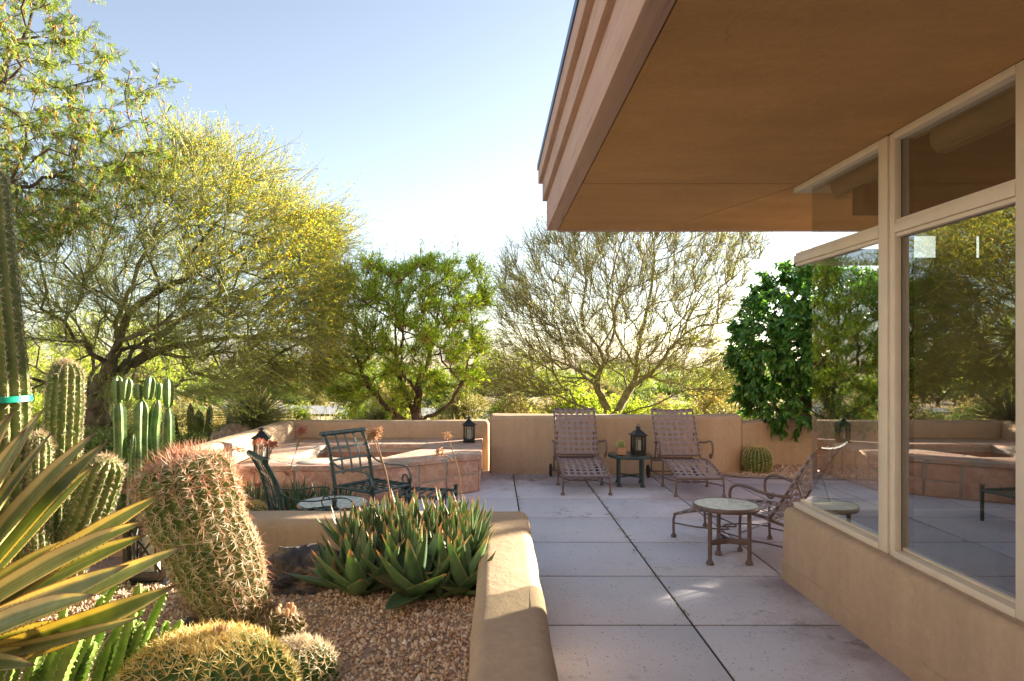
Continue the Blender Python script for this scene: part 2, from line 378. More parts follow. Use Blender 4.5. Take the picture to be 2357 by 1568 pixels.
def patio_mat():
    m, nt, N, L, bs, out = newmat('patio_concrete')
    tc = N.new('ShaderNodeTexCoord'); sx = N.new('ShaderNodeSeparateXYZ'); L.new(tc.outputs['Object'], sx.inputs[0])
    big = noise(nt, 0.9, 5, 0.6); blot = noise(nt, 1.3, 8, 0.72); chip = noise(nt, 5.0, 8, 0.75)
    base = ramp(nt, big, [(0.3, (0.55, 0.56, 0.64)), (0.55, (0.64, 0.655, 0.74)), (0.75, (0.70, 0.70, 0.77))])
    base = mix(nt, math_(nt, 'MULTIPLY', attr(nt, 'rnd'), 0.35), base, (0.53, 0.52, 0.59))
    # the purple stain survives where feet have not worn it off: along the house and towards the back wall
    edge = math_(nt, 'MAXIMUM', math_(nt, 'SUBTRACT', sx.outputs[0], 1.75), math_(nt, 'MULTIPLY', math_(nt, 'SUBTRACT', sx.outputs[1], 8.35), 0.9))
    stain = ramp(nt, math_(nt, 'ADD', edge, math_(nt, 'MULTIPLY', math_(nt, 'SUBTRACT', blot, 0.5), 2.6)), [(0.0, (0, 0, 0)), (0.55, (1, 1, 1))])
    base = mix(nt, math_(nt, 'MULTIPLY', stain, 0.72), base, (0.29, 0.215, 0.25))
    # flaked dark purple and pinkish bare spots
    dark = math_(nt, 'MULTIPLY', ramp(nt, chip, [(0.56, (0, 0, 0)), (0.60, (1, 1, 1))]), ramp(nt, noise(nt, 0.8, 4), [(0.52, (0, 0, 0)), (0.66, (1, 1, 1))]))
    base = mix(nt, math_(nt, 'MULTIPLY', dark, 0.7), base, (0.17, 0.125, 0.13))
    bare = math_(nt, 'MULTIPLY', ramp(nt, noise(nt, 3.2, 8, 0.75), [(0.60, (0, 0, 0)), (0.63, (1, 1, 1))]), ramp(nt, noise(nt, 0.7, 3, 0.5, mapped(nt, (1, 1, 1), (0.5, 0.2, 1.0))), [(0.55, (0, 0, 0)), (0.66, (1, 1, 1))]))
    base = mix(nt, math_(nt, 'MULTIPLY', bare, 0.65), base, (0.50, 0.37, 0.31))
    pits = []
    for sc_, k_, thr in ((42, 0.30, 0.25), (85, 0.34, 0.35)):
        v = N.new('ShaderNodeTexVoronoi'); v.inputs['Scale'].default_value = sc_
        wv = N.new('ShaderNodeTexNoise'); wv.inputs['Scale'].default_value = sc_ * 1.6; L.new(tc.outputs['Object'], wv.inputs['Vector'])
        va = N.new('ShaderNodeVectorMath'); va.operation = 'MULTIPLY_ADD'; va.inputs[1].default_value = (0.7 / sc_, 0.7 / sc_, 0)
        L.new(wv.outputs['Color'], va.inputs[0]); L.new(tc.outputs['Object'], va.inputs[2]); L.new(va.outputs[0], v.inputs['Vector'])
        sep = N.new('ShaderNodeSeparateColor'); L.new(v.outputs['Color'], sep.inputs[0])
        lim = math_(nt, 'MULTIPLY', math_(nt, 'POWER', sep.outputs[0], 3.0), k_)
        pits.append(math_(nt, 'MULTIPLY', math_(nt, 'LESS_THAN', v.outputs['Distance'], lim), math_(nt, 'GREATER_THAN', sep.outputs[1], thr)))
    pitm = math_(nt, 'MAXIMUM', pits[0], pits[1])
    base = mix(nt, math_(nt, 'MULTIPLY', pitm, 0.8), base, (0.13, 0.10, 0.10))
    fine = noise(nt, 45, 5, 0.7)
    base = mix(nt, 0.14, base, ramp(nt, fine, [(0.3, (0.28, 0.25, 0.27)), (0.7, (0.72, 0.69, 0.72))]))
    base = mix(nt, ramp(nt, math_(nt, 'ADD', sx.outputs[2], 0.012), [(0.002, (1, 1, 1)), (0.009, (0, 0, 0))]), base, (0.05, 0.04, 0.04))   # dirt packed in the joints
    L.new(base, bs.inputs['Base Color'])
    L.new(ramp(nt, blot, [(0.3, (0.5, 0.5, 0.5)), (0.7, (0.72, 0.72, 0.72))]), bs.inputs['Roughness'])
    h = math_(nt, 'SUBTRACT', math_(nt, 'ADD', math_(nt, 'MULTIPLY', fine, 0.25), math_(nt, 'MULTIPLY', dark, -0.2)), math_(nt, 'MULTIPLY', pitm, 0.8))
    bump(nt, bs, h, 0.35, 0.008); return m
M['patio'] = patio_mat()

def soil(name, cols, s=40):
    m, nt, N, L, bs, out = newmat(name)
    v = N.new('ShaderNodeTexVoronoi'); v.inputs['Scale'].default_value = s
    tc = N.new('ShaderNodeTexCoord'); L.new(tc.outputs['Object'], v.inputs['Vector'])
    sep = N.new('ShaderNodeSeparateColor'); L.new(v.outputs['Color'], sep.inputs[0])
    col = ramp(nt, sep.outputs[0], cols); big = noise(nt, 0.35, 5)
    col = mix(nt, 0.5, col, ramp(nt, big, [(0.35, tuple(x * .7 for x in cols[0][1])), (0.65, cols[-1][1])]))
    L.new(col, bs.inputs['Base Color']); bs.inputs['Roughness'].default_value = 0.95
    bump(nt, bs, v.outputs['Distance'], 0.8, 0.012); return m
M['gravel_bed'] = soil('gravel_bed', [(0, (0.24, 0.15, 0.11)), (0.5, (0.42, 0.29, 0.20)), (1, (0.52, 0.40, 0.30))], 75)
M['desert'] = soil('desert_ground', [(0, (0.28, 0.21, 0.14)), (0.5, (0.38, 0.30, 0.20)), (1, (0.46, 0.38, 0.27))], 14)
M['road'] = plain('road_asphalt', (0.16, 0.17, 0.19), 0.9)
m, nt, N, L, bs, out = newmat('gravel_stone')
L.new(ramp(nt, attr(nt, 'rnd'), [(0, (0.24, 0.15, 0.10)), (0.3, (0.48, 0.31, 0.21)), (0.6, (0.58, 0.41, 0.29)), (0.85, (0.66, 0.52, 0.40)), (1, (0.78, 0.70, 0.60))]), bs.inputs['Base Color'])
bs.inputs['Roughness'].default_value = 0.85; M['stone'] = m

def rockmat(name, stops, sc_=5):
    m, nt, N, L, bs, out = newmat(name)
    n = noise(nt, sc_, 7, 0.68); L.new(ramp(nt, n, stops), bs.inputs['Base Color']); bs.inputs['Roughness'].default_value = 0.85
    bump(nt, bs, noise(nt, sc_ * 3, 6, 0.7), 0.9, 0.03); return m
M['dark_rock'] = rockmat('dark_rock', [(0.3, (0.03, 0.03, 0.035)), (0.5, (0.10, 0.085, 0.08)), (0.6, (0.26, 0.17, 0.10)), (0.72, (0.12, 0.11, 0.11))], 7)
M['pale_rock'] = rockmat('pale_rock', [(0.3, (0.30, 0.22, 0.17)), (0.5, (0.48, 0.36, 0.28)), (0.7, (0.56, 0.46, 0.38))], 4)
M['wood'] = plain('fascia_wood', (0.46, 0.30, 0.23), 0.8, var=0.2, scale=5, bstr=0.4, bscale=14)
def woodmat(name, c):
    m, nt, N, L, bs, out = newmat(name)
    g = noise(nt, 1.0, 6, 0.65, mapped(nt, (26, 1.4, 26))); b = noise(nt, 1.2, 4)
    col = ramp(nt, g, [(0.33, tuple(x * .55 for x in c)), (0.42, c), (0.7, tuple(min(1, x * 1.18) for x in c))])
    col = mix(nt, 0.3, col, ramp(nt, b, [(0.3, tuple(x * .75 for x in c)), (0.7, tuple(x * 1.2 for x in c))]))
    L.new(col, bs.inputs['Base Color']); bs.inputs['Roughness'].default_value = 0.8
    bump(nt, bs, g, 0.5, 0.01); return m
M['wood'] = woodmat('fascia_wood', (0.46, 0.30, 0.23))
def bark(name, a, b, c):
    m, nt, N, L, bs, out = newmat(name)
    n = noise(nt, 9, 6, 0.65); L.new(ramp(nt, n, [(0.35, a), (0.5, b), (0.68, c)]), bs.inputs['Base Color'])
    bs.inputs['Roughness'].default_value = 0.9; bump(nt, bs, noise(nt, 22, 6, 0.7, mapped(nt, (1, 1, 0.35))), 0.9, 0.03); return m
M['bark_paloverde'] = bark('palo_verde_bark', (0.055, 0.045, 0.03), (0.12, 0.11, 0.055), (0.20, 0.155, 0.11))
M['bark_pale'] = bark('pale_green_bark', (0.14, 0.11, 0.055), (0.23, 0.20, 0.09), (0.33, 0.26, 0.15))
M['bark_dark'] = bark('dark_bark', (0.03, 0.02, 0.014), (0.075, 0.048, 0.032), (0.14, 0.095, 0.07))

# ------------------------------------------------------------------ ground, road, patio, gravel
def gz(x, y):
    x = np.asarray(x, float); y = np.asarray(y, float)
    d = np.maximum(np.hypot(np.minimum(x + 2, 0) * 0.6, np.maximum(y, 0)) - 11.5, 0)
    h = -0.035 - 0.036 * np.minimum(d, 75)
    bumpy = np.clip((d - 1) / 6, 0, 1)
    return h + bumpy * 0.12 * (np.sin(x * 0.31 + y * 0.17) + np.sin(y * 0.43 - x * 0.2 + 1))
def g0(x, y): return float(gz(x, y))

mb = MB()
xs = np.concatenate([-np.geomspace(900, 16, 26), np.linspace(-15, 15, 41), np.geomspace(16, 900, 26)])
ys = np.concatenate([[-60, -30, -15], np.linspace(-8, 30, 52), np.geomspace(31, 1800, 34)])
X, Y = np.meshgrid(xs, ys); nx = len(xs)
k = (np.arange(len(ys) - 1)[:, None] * nx + np.arange(nx - 1)[None]).ravel()
mb.add(np.stack([X, Y, gz(X, Y)], -1).reshape(-1, 3), np.stack([k, k + 1, k + nx + 1, k + nx], -1))
tag(mb.build('ground', M['desert'], sharp=0), kind='structure')

# a winding road beyond the garden
pts = smoothpath([(-16, 27, 0), (-8, 25, 0), (-2, 27, 0), (4, 24.5, 0), (12, 26, 0), (24, 31, 0)], 10)
T, Nn, B = frames(pts); side = np.stack([-T[:, 1], T[:, 0], np.zeros(len(T))], -1)
rows = []
for s_ in np.linspace(-2.1, 2.1, 7):
    q = pts + side * s_; q[:, 2] = gz(q[:, 0], q[:, 1]) + 0.07; rows.append(q)
V = np.stack(rows, 1); n_ = 7; k = (np.arange(len(pts) - 1)[:, None] * n_ + np.arange(n_ - 1)[None]).ravel()
tag(MB().add(V.reshape(-1, 3), np.stack([k, k + n_, k + n_ + 1, k + 1], -1)).build('road', M['road']), kind='structure')

# patio slabs with open joints
S0, X0, Y0 = 0.9216, 0.27, 4.14
mb = MB(); g = np.random.default_rng(3)
for i in range(-4, 7):
    for j in range(-7, 7):
        x0, x1 = X0 + i * S0, X0 + (i + 1) * S0; y0, y1 = Y0 + j * S0, Y0 + (j + 1) * S0
        if x0 > 2.3 and y0 < 4.0: continue
        if y1 > 9.9: continue
        gx = 0.0062
        bbox(mb, (x0 + gx, y0 + 0.0095, -0.07), (x1 - gx, y1 - 0.0095, 0.0), 0.007, 2, rnd=g.random())
tag(mb.build('patio', M['patio']), kind='structure')

jb = MB(); box(jb, (-3.1, -2.3, -0.075), (2.3, 9.83, -0.022)); box(jb, (2.3, 4.0, -0.075), (6.7, 9.83, -0.022))
tag(jb.build('joint_bed', plain('dark_joint_dirt', (.06, .048, .045), .95)), kind='structure')
def gravel(name, n, pts2, zf, smin, smax, seed, kind='stuff'):
    g = np.random.default_rng(seed)
    base = nrm(np.array([[0, 0, 1], [0, 0, -1], [1, 0, 0.1], [0.1, 1, 0], [-1, 0.1, 0], [0, -1, 0.1]], float))
    f = np.array([[0, 2, 3], [0, 3, 4], [0, 4, 5], [0, 5, 2], [1, 3, 2], [1, 4, 3], [1, 5, 4], [1, 2, 5]])
    m = len(pts2); s = g.uniform(smin, smax, (m, 1, 1)) * (1 + 0.7 * (g.random((m, 1, 1)) > 0.9))
    v = base[None] * (1 + 0.45 * g.normal(size=(m, 6, 3)) * 0.6) * s * g.uniform(0.6, 1.1, (m, 1, 3))
    a = g.uniform(0, 2 * np.pi, m); c, sn = np.cos(a)[:, None], np.sin(a)[:, None]
    v = np.stack([v[..., 0] * c - v[..., 1] * sn, v[..., 0] * sn + v[..., 1] * c, v[..., 2]], -1)
    ctr = np.stack([pts2[:, 0], pts2[:, 1], zf + g.uniform(0, smax * 0.7, m)], -1)
    v = v + ctr[:, None]
    mb = MB(); mb.add(v.reshape(-1, 3), (np.arange(m)[:, None, None] * 6 + f[None]).reshape(-1, 3), np.repeat(g.random(m), 6))
    return tag(mb.build(name, M['stone'], smooth=False), kind=kind)

# planter gravel: soil sheet and loose stones
PZ = 0.235
def bedz(x, y): return PZ + 0.015 * np.sin(x * 2.3 + 1) * np.sin(y * 2.1) + 0.01 * np.sin(5 * x + 3 * y)
xs = np.linspace(-3.14, 0.02, 40); ys = np.linspace(0.6, 4.8, 50); X, Y = np.meshgrid(xs, ys); nx = len(xs)
k = (np.arange(len(ys) - 1)[:, None] * nx + np.arange(nx - 1)[None]).ravel()
tag(MB().add(np.stack([X, Y, bedz(X, Y)], -1).reshape(-1, 3), np.stack([k, k + 1, k + nx + 1, k + nx], -1)).build('planter_soil', M['gravel_bed'], sharp=0), kind='structure')
g = np.random.default_rng(5)
q = np.stack([g.uniform(-2.4, -0.06, 26000), 1.9 + 2.8 * g.random(26000) ** 1.15], -1)
q = q[(q[:, 0] > -0.78 * q[:, 1])]
tag(gravel('planter_gravel', len(q), q, bedz(q[:, 0], q[:, 1]), 0.0065, 0.0125, 11), 'tan and brown crushed gravel covering the raised cactus bed', 'gravel')

# ------------------------------------------------------------------ stucco garden walls
def footprint(name, pts, z0, z1, r, mat, label=None, cat=None, group=None, seg=5, wob=0.012):
    bm = bmesh.new(); vs = [bm.verts.new((x, y, z0)) for x, y in pts]; f = bm.faces.new(vs); f.normal_update()
    if f.normal.z < 0: f.normal_flip()
    ext = bmesh.ops.extrude_face_region(bm, geom=[f]); up = [e for e in ext['geom'] if isinstance(e, bmesh.types.BMVert)]
    for q in up: q.co.z = z1
    bm.normal_update()
    ed = [e for e in bm.edges if not all(abs(v.co.z - z0) < 1e-6 for v in e.verts)]
    bmesh.ops.bevel(bm, geom=ed, offset=r, segments=seg, affect='EDGES', profile=0.5)
    # break long straight edges so the plaster can be slightly uneven
    for _ in range(6):
        lg = [e for e in bm.edges if e.calc_length() > 0.32]
        if not lg: break
        bmesh.ops.subdivide_edges(bm, edges=lg, cuts=1, use_grid_fill=True)
    bmesh.ops.recalc_face_normals(bm, faces=bm.faces[:])
    from mathutils import noise as mn
    for v in bm.verts:
        if v.co.z > z0 + 0.01:
            n = mn.noise_vector(v.co * 2.3) * wob; v.co += Vector((n.x, n.y, n.z * 0.7))
    mb = MB(); from_bm(mb, bm); o = mb.build(name, mat, sharp=60)
    return tag(o, label, cat, group)
footprint('planter_wall', [(0.215, 0.6), (0.262, 5.05), (-3.13, 5.09), (-3.13, 4.72), (-0.075, 4.72), (-0.115, 0.6)], -0.05, 0.487, 0.075, M['stucco'],
          'low rounded stucco wall with a corner edging the raised cactus bed', 'garden wall', seg=6)
footprint('garden_wall', [(-3.42, -1.0), (-3.13, -1.0), (-2.80, 9.87), (-3.06, 9.87)], -0.3, 0.68, 0.08, M['stucco'],
          'long tan stucco wall dappled with sun running behind the spa lantern', 'garden wall', seg=6)
footprint('garden_wall', [(-3.06, 9.872), (-0.053, 9.872), (-0.053, 10.15), (-3.06, 10.15)], -0.5, 0.675, 0.06, M['stucco'],
          'low shaded stucco wall directly behind the spa basin', 'garden wall')
footprint('garden_wall', [(-0.05, 9.48), (2.92, 9.34), (3.45, 9.62), (3.45, 9.95), (2.9, 9.75), (-0.05, 9.86)], -0.5, 0.79, 0.05, M['stucco'],
          'taller stucco wall behind the two strap loungers', 'garden wall')
footprint('garden_wall', [(3.453, 9.66), (4.1, 10.12), (9.0, 10.4), (9.0, 10.7), (4.0, 10.42), (3.453, 9.93)], -0.5, 0.67, 0.05, M['stucco'],
          'low stucco wall under the citrus leaves behind the round cactus', 'garden wall')
# gravel corner right of the loungers
q = []
mbp = MB(); poly = np.array([(3.02, 9.33), (3.3, 9.12), (3.9, 9.0), (5.2, 8.95), (7.5, 8.9), (7.5, 10.3), (4.1, 10.15), (3.42, 9.64)])
mbp.add(np.c_[poly, np.full(len(poly), 0.012)], ngons=[list(range(len(poly)))])
tag(mbp.build('corner_soil', M['gravel_bed']), kind='structure')
g = np.random.default_rng(6); q = np.stack([g.uniform(3.05, 5.6, 4200), g.uniform(8.98, 10.2, 4200)], -1)
q = q[(q[:, 1] > 9.36 - 0.3 * np.clip(q[:, 0] - 3.0, 0, 1)) & (q[:, 1] < 9.62 + 0.72 * (q[:, 0] - 3.45).clip(-0.5, 0.7))]
tag(gravel('corner_gravel', len(q), q, 0.012, 0.008, 0.016, 12), 'pale gravel around the round cactus in the wall corner', 'gravel')

# ------------------------------------------------------------------ spa clad in flagstone
SP = thing('stone_spa', 'raised spa clad in pink flagstone with a dark water basin', 'spa', (-1.45, 8.5, 0))
outer = np.array([(-0.145, 8.2), (-0.145, 9.868), (-2.83, 9.868), (-2.76, 7.32), (-1.32, 7.39)])
inner = np.array([(-2.36, 7.93), (-1.25, 8.02), (-0.68, 9.2), (-2.2, 9.2)])
def ring(name, out, inn, z0, z1, mat, bev=0.0):
    bm = bmesh.new(); loops = []
    for lp in (out, inn):
        vs = [bm.verts.new((x, y, z1)) for x, y in lp]; loops.append(vs)
        for a, b in zip(vs, vs[1:] + vs[:1]): bm.edges.new((a, b))
    bmesh.ops.triangle_fill(bm, edges=bm.edges[:], use_beauty=True)
    for f in bm.faces:
        f.normal_update()
        if f.normal.z < 0: f.normal_flip()
    r = bmesh.ops.extrude_face_region(bm, geom=bm.faces[:])
    for q in r['geom']:
        if isinstance(q, bmesh.types.BMVert): q.co.z = z0
    bmesh.ops.recalc_face_normals(bm, faces=bm.faces[:])
    if bev:
        bmesh.ops.dissolve_limit(bm, angle_limit=0.01, verts=bm.verts[:], edges=bm.edges[:])
        ed = [e for e in bm.edges if all(abs(v.co.z - z1) < 1e-5 for v in e.verts) and e.calc_face_angle(0) > 1]
        bmesh.ops.bevel(bm, geom=ed, offset=bev, segments=3, affect='EDGES', profile=0.5)
    mb = MB(); from_bm(mb, bm); return mb.build(name, mat, SP, world=True, sharp=35)
def grow_poly(p, d):
    n = len(p); c = p.mean(0); out = []
    for i in range(n):
        a, b, e = p[i - 1], p[i], p[(i + 1) % n]
        n1 = nrm(np.array([(b - a)[1], -(b - a)[0]])); n2 = nrm(np.array([(e - b)[1], -(e - b)[0]]))
        if np.dot(n1, (a + b) / 2 - c) < 0: n1 = -n1
        if np.dot(n2, (e + b) / 2 - c) < 0: n2 = -n2
        h = nrm(n1 + n2); out.append(b + h * d / max(0.3, np.dot(h, n1)))
    return np.array(out)
base = grow_poly(outer, -0.035); base[1] = (-0.18, 9.86); base[2] = (-2.82, 9.86)
ring('coping', outer, inner, 0.385, 0.437, M['stone_top'], 0.012)
ring('stone_base', base, grow_poly(inner, 0.05), -0.05, 0.384, M['grout'])
# irregular sandstone slabs facing the outside, with mortar showing between them
g = np.random.default_rng(9); fmb = MB()
for a, b in ((base[1], base[0]), (base[0], base[4]), (base[4], base[3])):
    L_ = np.linalg.norm(b - a); d = (b - a) / L_; nn = np.array([d[1], -d[0]]); nn = nn if np.dot(nn, a - inner.mean(0)) > 0 else -nn; t = 0.0
    while t < L_ - .02:
        w_ = min(g.uniform(.26, .56), L_ - t)
        if L_ - t - w_ < .14: w_ = L_ - t
        cuts = [0.0, .386] if g.random() < .55 else [0.0, g.uniform(.12, .27), .386]
        for z0, z1 in zip(cuts, cuts[1:]):
            jt = lambda: g.normal() * .012
            q = [(t + .007 + abs(jt()), z0 + .006 + (abs(jt()) if z0 else 0)), (t + w_ - .007 - abs(jt()), z0 + .006 + (abs(jt()) if z0 else 0)), (t + w_ - .007 - abs(jt()), z1 - .006 - (abs(jt()) if z1 < .38 else 0)), (t + .007 + abs(jt()), z1 - .006 - (abs(jt()) if z1 < .38 else 0))]
            bm = bmesh.new(); th_ = g.uniform(.014, .026); vs = [bm.verts.new((*(a + d * u + nn * o), z)) for o in (-.01, th_) for u, z in q]
            for f in ((0, 1, 2, 3), (4, 5, 6, 7), (0, 1, 5, 4), (1, 2, 6, 5), (2, 3, 7, 6), (3, 0, 4, 7)): bm.faces.new([vs[i] for i in f])
            bmesh.ops.recalc_face_normals(bm, faces=bm.faces[:]); bmesh.ops.bevel(bm, geom=bm.edges[:], offset=.006, segments=2, affect='EDGES', profile=.5); from_bm(fmb, bm, g.random())
        t += w_
fmb.build('stone_facing', M['facing'], SP, world=True, sharp=50)
# tile band and grout inside the basin
for k in range(4):
    a, b = grow_poly(inner, 0.03)[k], grow_poly(inner, 0.03)[(k + 1) % 4]; L_ = np.linalg.norm(b - a); d = (b - a) / L_
    nn = np.array([-d[1], d[0]]); nn = nn if np.dot(nn, inner.mean(0) - a) > 0 else -nn
    Mx = Matrix(((d[0], nn[0], 0, a[0]), (d[1], nn[1], 0, a[1]), (0, 0, 1, 0), (0, 0, 0, 1)))
    gm = MB(); box(gm, (0, -0.03, -0.05), (L_, 0.0, 0.384), Mx)
    gm.build('basin_wall', M['grout'], SP, world=True)
    tm = MB(); nt_ = max(2, int(L_ / 0.155)); g = np.random.default_rng(k)
    for i in range(nt_):
        bbox(tm, (i * L_ / nt_ + 0.004, 0.001, 0.16), ((i + 1) * L_ / nt_ - 0.004, 0.012, 0.33), 0.003, 1, Mx, g.random())
    tm.build('tile_band', M['tile'], SP, world=True)
wp = grow_poly(inner, 0.03)
MB().add(np.c_[wp, np.full(4, 0.215)], np.array([[0, 1, 2, 3]])).build('water', M['water'], SP, world=True)
wv = SP.children[-1]
# round skimmer lid on the bench
mb = MB(); lathe(mb, [(0.001, 0.438), (0.17, 0.438), (0.17, 0.445), (0.16, 0.449), (0.001, 0.449)], 32, centre=(-1.95, 7.62, 0)); mb.build('skimmer_lid', plain('lid_plastic', (0.5, 0.46, 0.40), 0.6), SP, world=True)
fl = thing('pool_float', 'white and blue chlorine float on the spa water', 'pool float', (-1.32, 8.55, 0.215))
mb = MB(); lathe(mb, [(0.001, -0.03), (0.07, -0.02), (0.085, 0.02), (0.06, 0.055), (0.001, 0.055)], 20); mb.build('float_body', M['blue_plastic'], fl)
mb = MB(); lathe(mb, [(0.058, 0.05), (0.062, 0.075), (0.05, 0.09), (0.001, 0.092)], 20); mb.build('cap', M['white_plastic'], fl)

# ------------------------------------------------------------------ the house
H = thing('house', 'tan stucco house with a deep overhanging roof and corner windows', 'house', (2.2, 4.79, 0))
def hp(name, mat, boxes, bev=0.0, sharp=38):
    mb = MB()
    for lo, hi in boxes:
        if bev: bbox(mb, lo, hi, bev, 2)
        else: box(mb, lo, hi)
    return mb.build(name, mat, H, world=True, sharp=sharp)
lw_ = footprint('lower_wall', [(2.055, -3.0), (2.085, 5.02), (9.0, 5.02), (9.0, 4.72), (2.40, 4.72), (2.36, -3.0)], -0.05, 0.517, 0.045, M['stucco'], seg=5)
lw_.parent = H; lw_.matrix_parent_inverse = Matrix.Translation(-H.location)
lw_['label'] = 'low stucco wall under the windows'
# older plaster foot standing slightly proud, with a ragged top edge
g = np.random.default_rng(77); yy = np.linspace(5.018, 1.5, 90); xx = 2.085 - (5.02 - yy) * 0.03 / 8.02; zt = 0.128 + np.cumsum(g.normal(size=90)) * 0.0022 + g.normal(size=90) * 0.0025
th_ = 0.007; V = np.concatenate([np.c_[xx - th_, yy, np.full(90, -0.02)], np.c_[xx - th_, yy, zt - .004], np.c_[xx - th_ * .4, yy, zt], np.c_[xx + .01, yy, zt - .002]]); k = np.arange(89); mb = MB()
mb.add(V, np.concatenate([np.stack([k + a, k + 1 + a, k + 1 + a + 90, k + a + 90], -1)[:, ::-1] for a in (0, 90, 180)])); mb.build('plaster_foot', M['stucco'], H, world=True)
CZ = 2.806
# soffit panels with narrow grooves between them
YE = 6.63; XF = 0.625
G = 0.006
sm = MB()
def slab(poly, z0=CZ, z1=CZ + 0.03):
    n = len(poly); v = [(x, y, z0) for x, y in poly] + [(x, y, z1) for x, y in poly]
    sm.add(v, ngons=[list(range(n))[::-1], [n + i for i in range(n)]] + [[i, (i + 1) % n, n + (i + 1) % n, n + i] for i in range(n)])
slab([(XF, -3.0), (2.152, -3.0), (2.152, 4.86 - G), (XF, 4.86 - G)])
slab([(XF, 4.86 + G), (2.17 - G, 4.86 + G), (1.60 - G, YE), (XF, YE)])
slab([(2.17 + G, 4.86 + G), (9.0, 4.86 + G), (9.0, YE), (1.60 + G, YE)])
sm.build('soffit', M['stucco_soffit'], H, world=True)
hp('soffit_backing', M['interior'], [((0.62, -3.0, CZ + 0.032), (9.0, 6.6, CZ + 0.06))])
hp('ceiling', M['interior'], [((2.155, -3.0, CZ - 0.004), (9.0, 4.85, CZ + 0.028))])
hp('fascia_beam', M['wood'], [((0.512, -3.0, 2.800), (0.618, YE + 0.02, 3.085)), ((0.619, YE + 0.001, 2.802), (9.0, YE + 0.10, 3.085))], 0.006)
hp('fascia_board', M['wood'], [((0.474, -3.0, 3.087), (0.60, YE + 0.055, 3.262)), ((0.601, YE + 0.06, 3.087), (9.0, YE + 0.14, 3.262))], 0.005)
hp('fascia_board', M['wood'], [((0.436, -3.0, 3.264), (0.60, YE + 0.09, 3.41)), ((0.601, YE + 0.095, 3.264), (9.0, YE + 0.18, 3.41))], 0.005)
hp('flashing', M['flash'], [((0.426, -3.0, 3.40), (0.4345, YE + 0.1, 3.455)), ((0.426, YE + 0.1, 3.40), (9.0, YE + 0.108, 3.455))])
hp('roof', M['interior'], [((0.44, -3.0, 3.42), (9.0, YE + 0.09, 3.45))])
# shell
hp('north_wall', M['stucco'], [((2.835, 4.76, 0.5), (2.86, 4.95, CZ - 0.006)), ((3.52, 4.76, 0.5), (9.0, 4.95, 2.275)), ((2.86, 4.76, 0.5), (3.52, 4.95, 2.275)), ((2.86, 4.76, 2.455), (9.0, 4.95, CZ - 0.006)),
                               ((3.15, 4.76, 2.275), (3.31, 4.95, 2.455)), ((3.46, 4.76, 2.275), (9.0, 4.95, 2.455))])
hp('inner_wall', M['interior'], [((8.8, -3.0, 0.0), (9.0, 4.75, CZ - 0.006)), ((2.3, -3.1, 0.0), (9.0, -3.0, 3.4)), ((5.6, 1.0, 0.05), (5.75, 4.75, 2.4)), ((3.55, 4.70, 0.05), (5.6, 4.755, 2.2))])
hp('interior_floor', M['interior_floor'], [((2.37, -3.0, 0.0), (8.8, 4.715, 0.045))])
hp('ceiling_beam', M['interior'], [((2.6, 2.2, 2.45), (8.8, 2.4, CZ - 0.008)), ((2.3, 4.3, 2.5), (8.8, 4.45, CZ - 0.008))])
# window frames: sill, transom, head, posts
X1, X2 = 2.150, 2.275
def frame(name, y0, y1, label=None):
    fm = MB(); bbox(fm, (X1, y0, 2.262), (2.20, y1, 2.316), 0.004, 2); bbox(fm, (X1 + .014, y0, 2.240), (2.195, y1, 2.2615), 0.003, 1); bbox(fm, (X1 + .014, y0, 2.3165), (2.195, y1, 2.336), 0.003, 1)
    fm.build('window_transom', M['frame'], H, world=True)
    fm = MB(); bbox(fm, (X1, y0, 2.765), (X2, y1, CZ - 0.002), 0.004, 2); fm.build('window_head', M['frame'], H, world=True)
    fm = MB(); bbox(fm, (X1, y0, 0.519), (X2, y1, 0.556), 0.004, 2); bbox(fm, (X1 + .05, y0, 0.5565), (X2 - .035, y1, 0.578), 0.003, 1)
    o = fm.build('window_sill', M['frame'], H, world=True); return o
posts = [(-1.0, -0.85), (0.9, 1.05), (2.715, 2.865), (3.735, 3.885)]
for (a, b) in posts:
    pm = MB(); bbox(pm, (X1 + .002, a + .062, 0.521), (2.194, b, CZ - 0.003), 0.003, 2); bbox(pm, (X1 + .014, a + .048, 0.5215), (2.193, a + .0615, CZ - 0.0035), 0.002, 1); bbox(pm, (X1 + .006, a, 0.5212), (2.1945, a + .0475, CZ - 0.0033), 0.003, 2)
    wp_ = pm.build('window_post', M['frame'], H, world=True)
    pm = MB(); box(pm, (2.1955, a + .012, 0.57), (2.2045, b - .012, CZ - .04)); box(pm, (2.206, a - .02, 0.57), (2.25, b + .02, CZ - .04)); pm.build('gasket', M['black_metal'], wp_).location = -H.location
spans = [(-0.85, 0.9), (1.05, 2.715), (2.865, 3.735), (3.886, 4.975)]
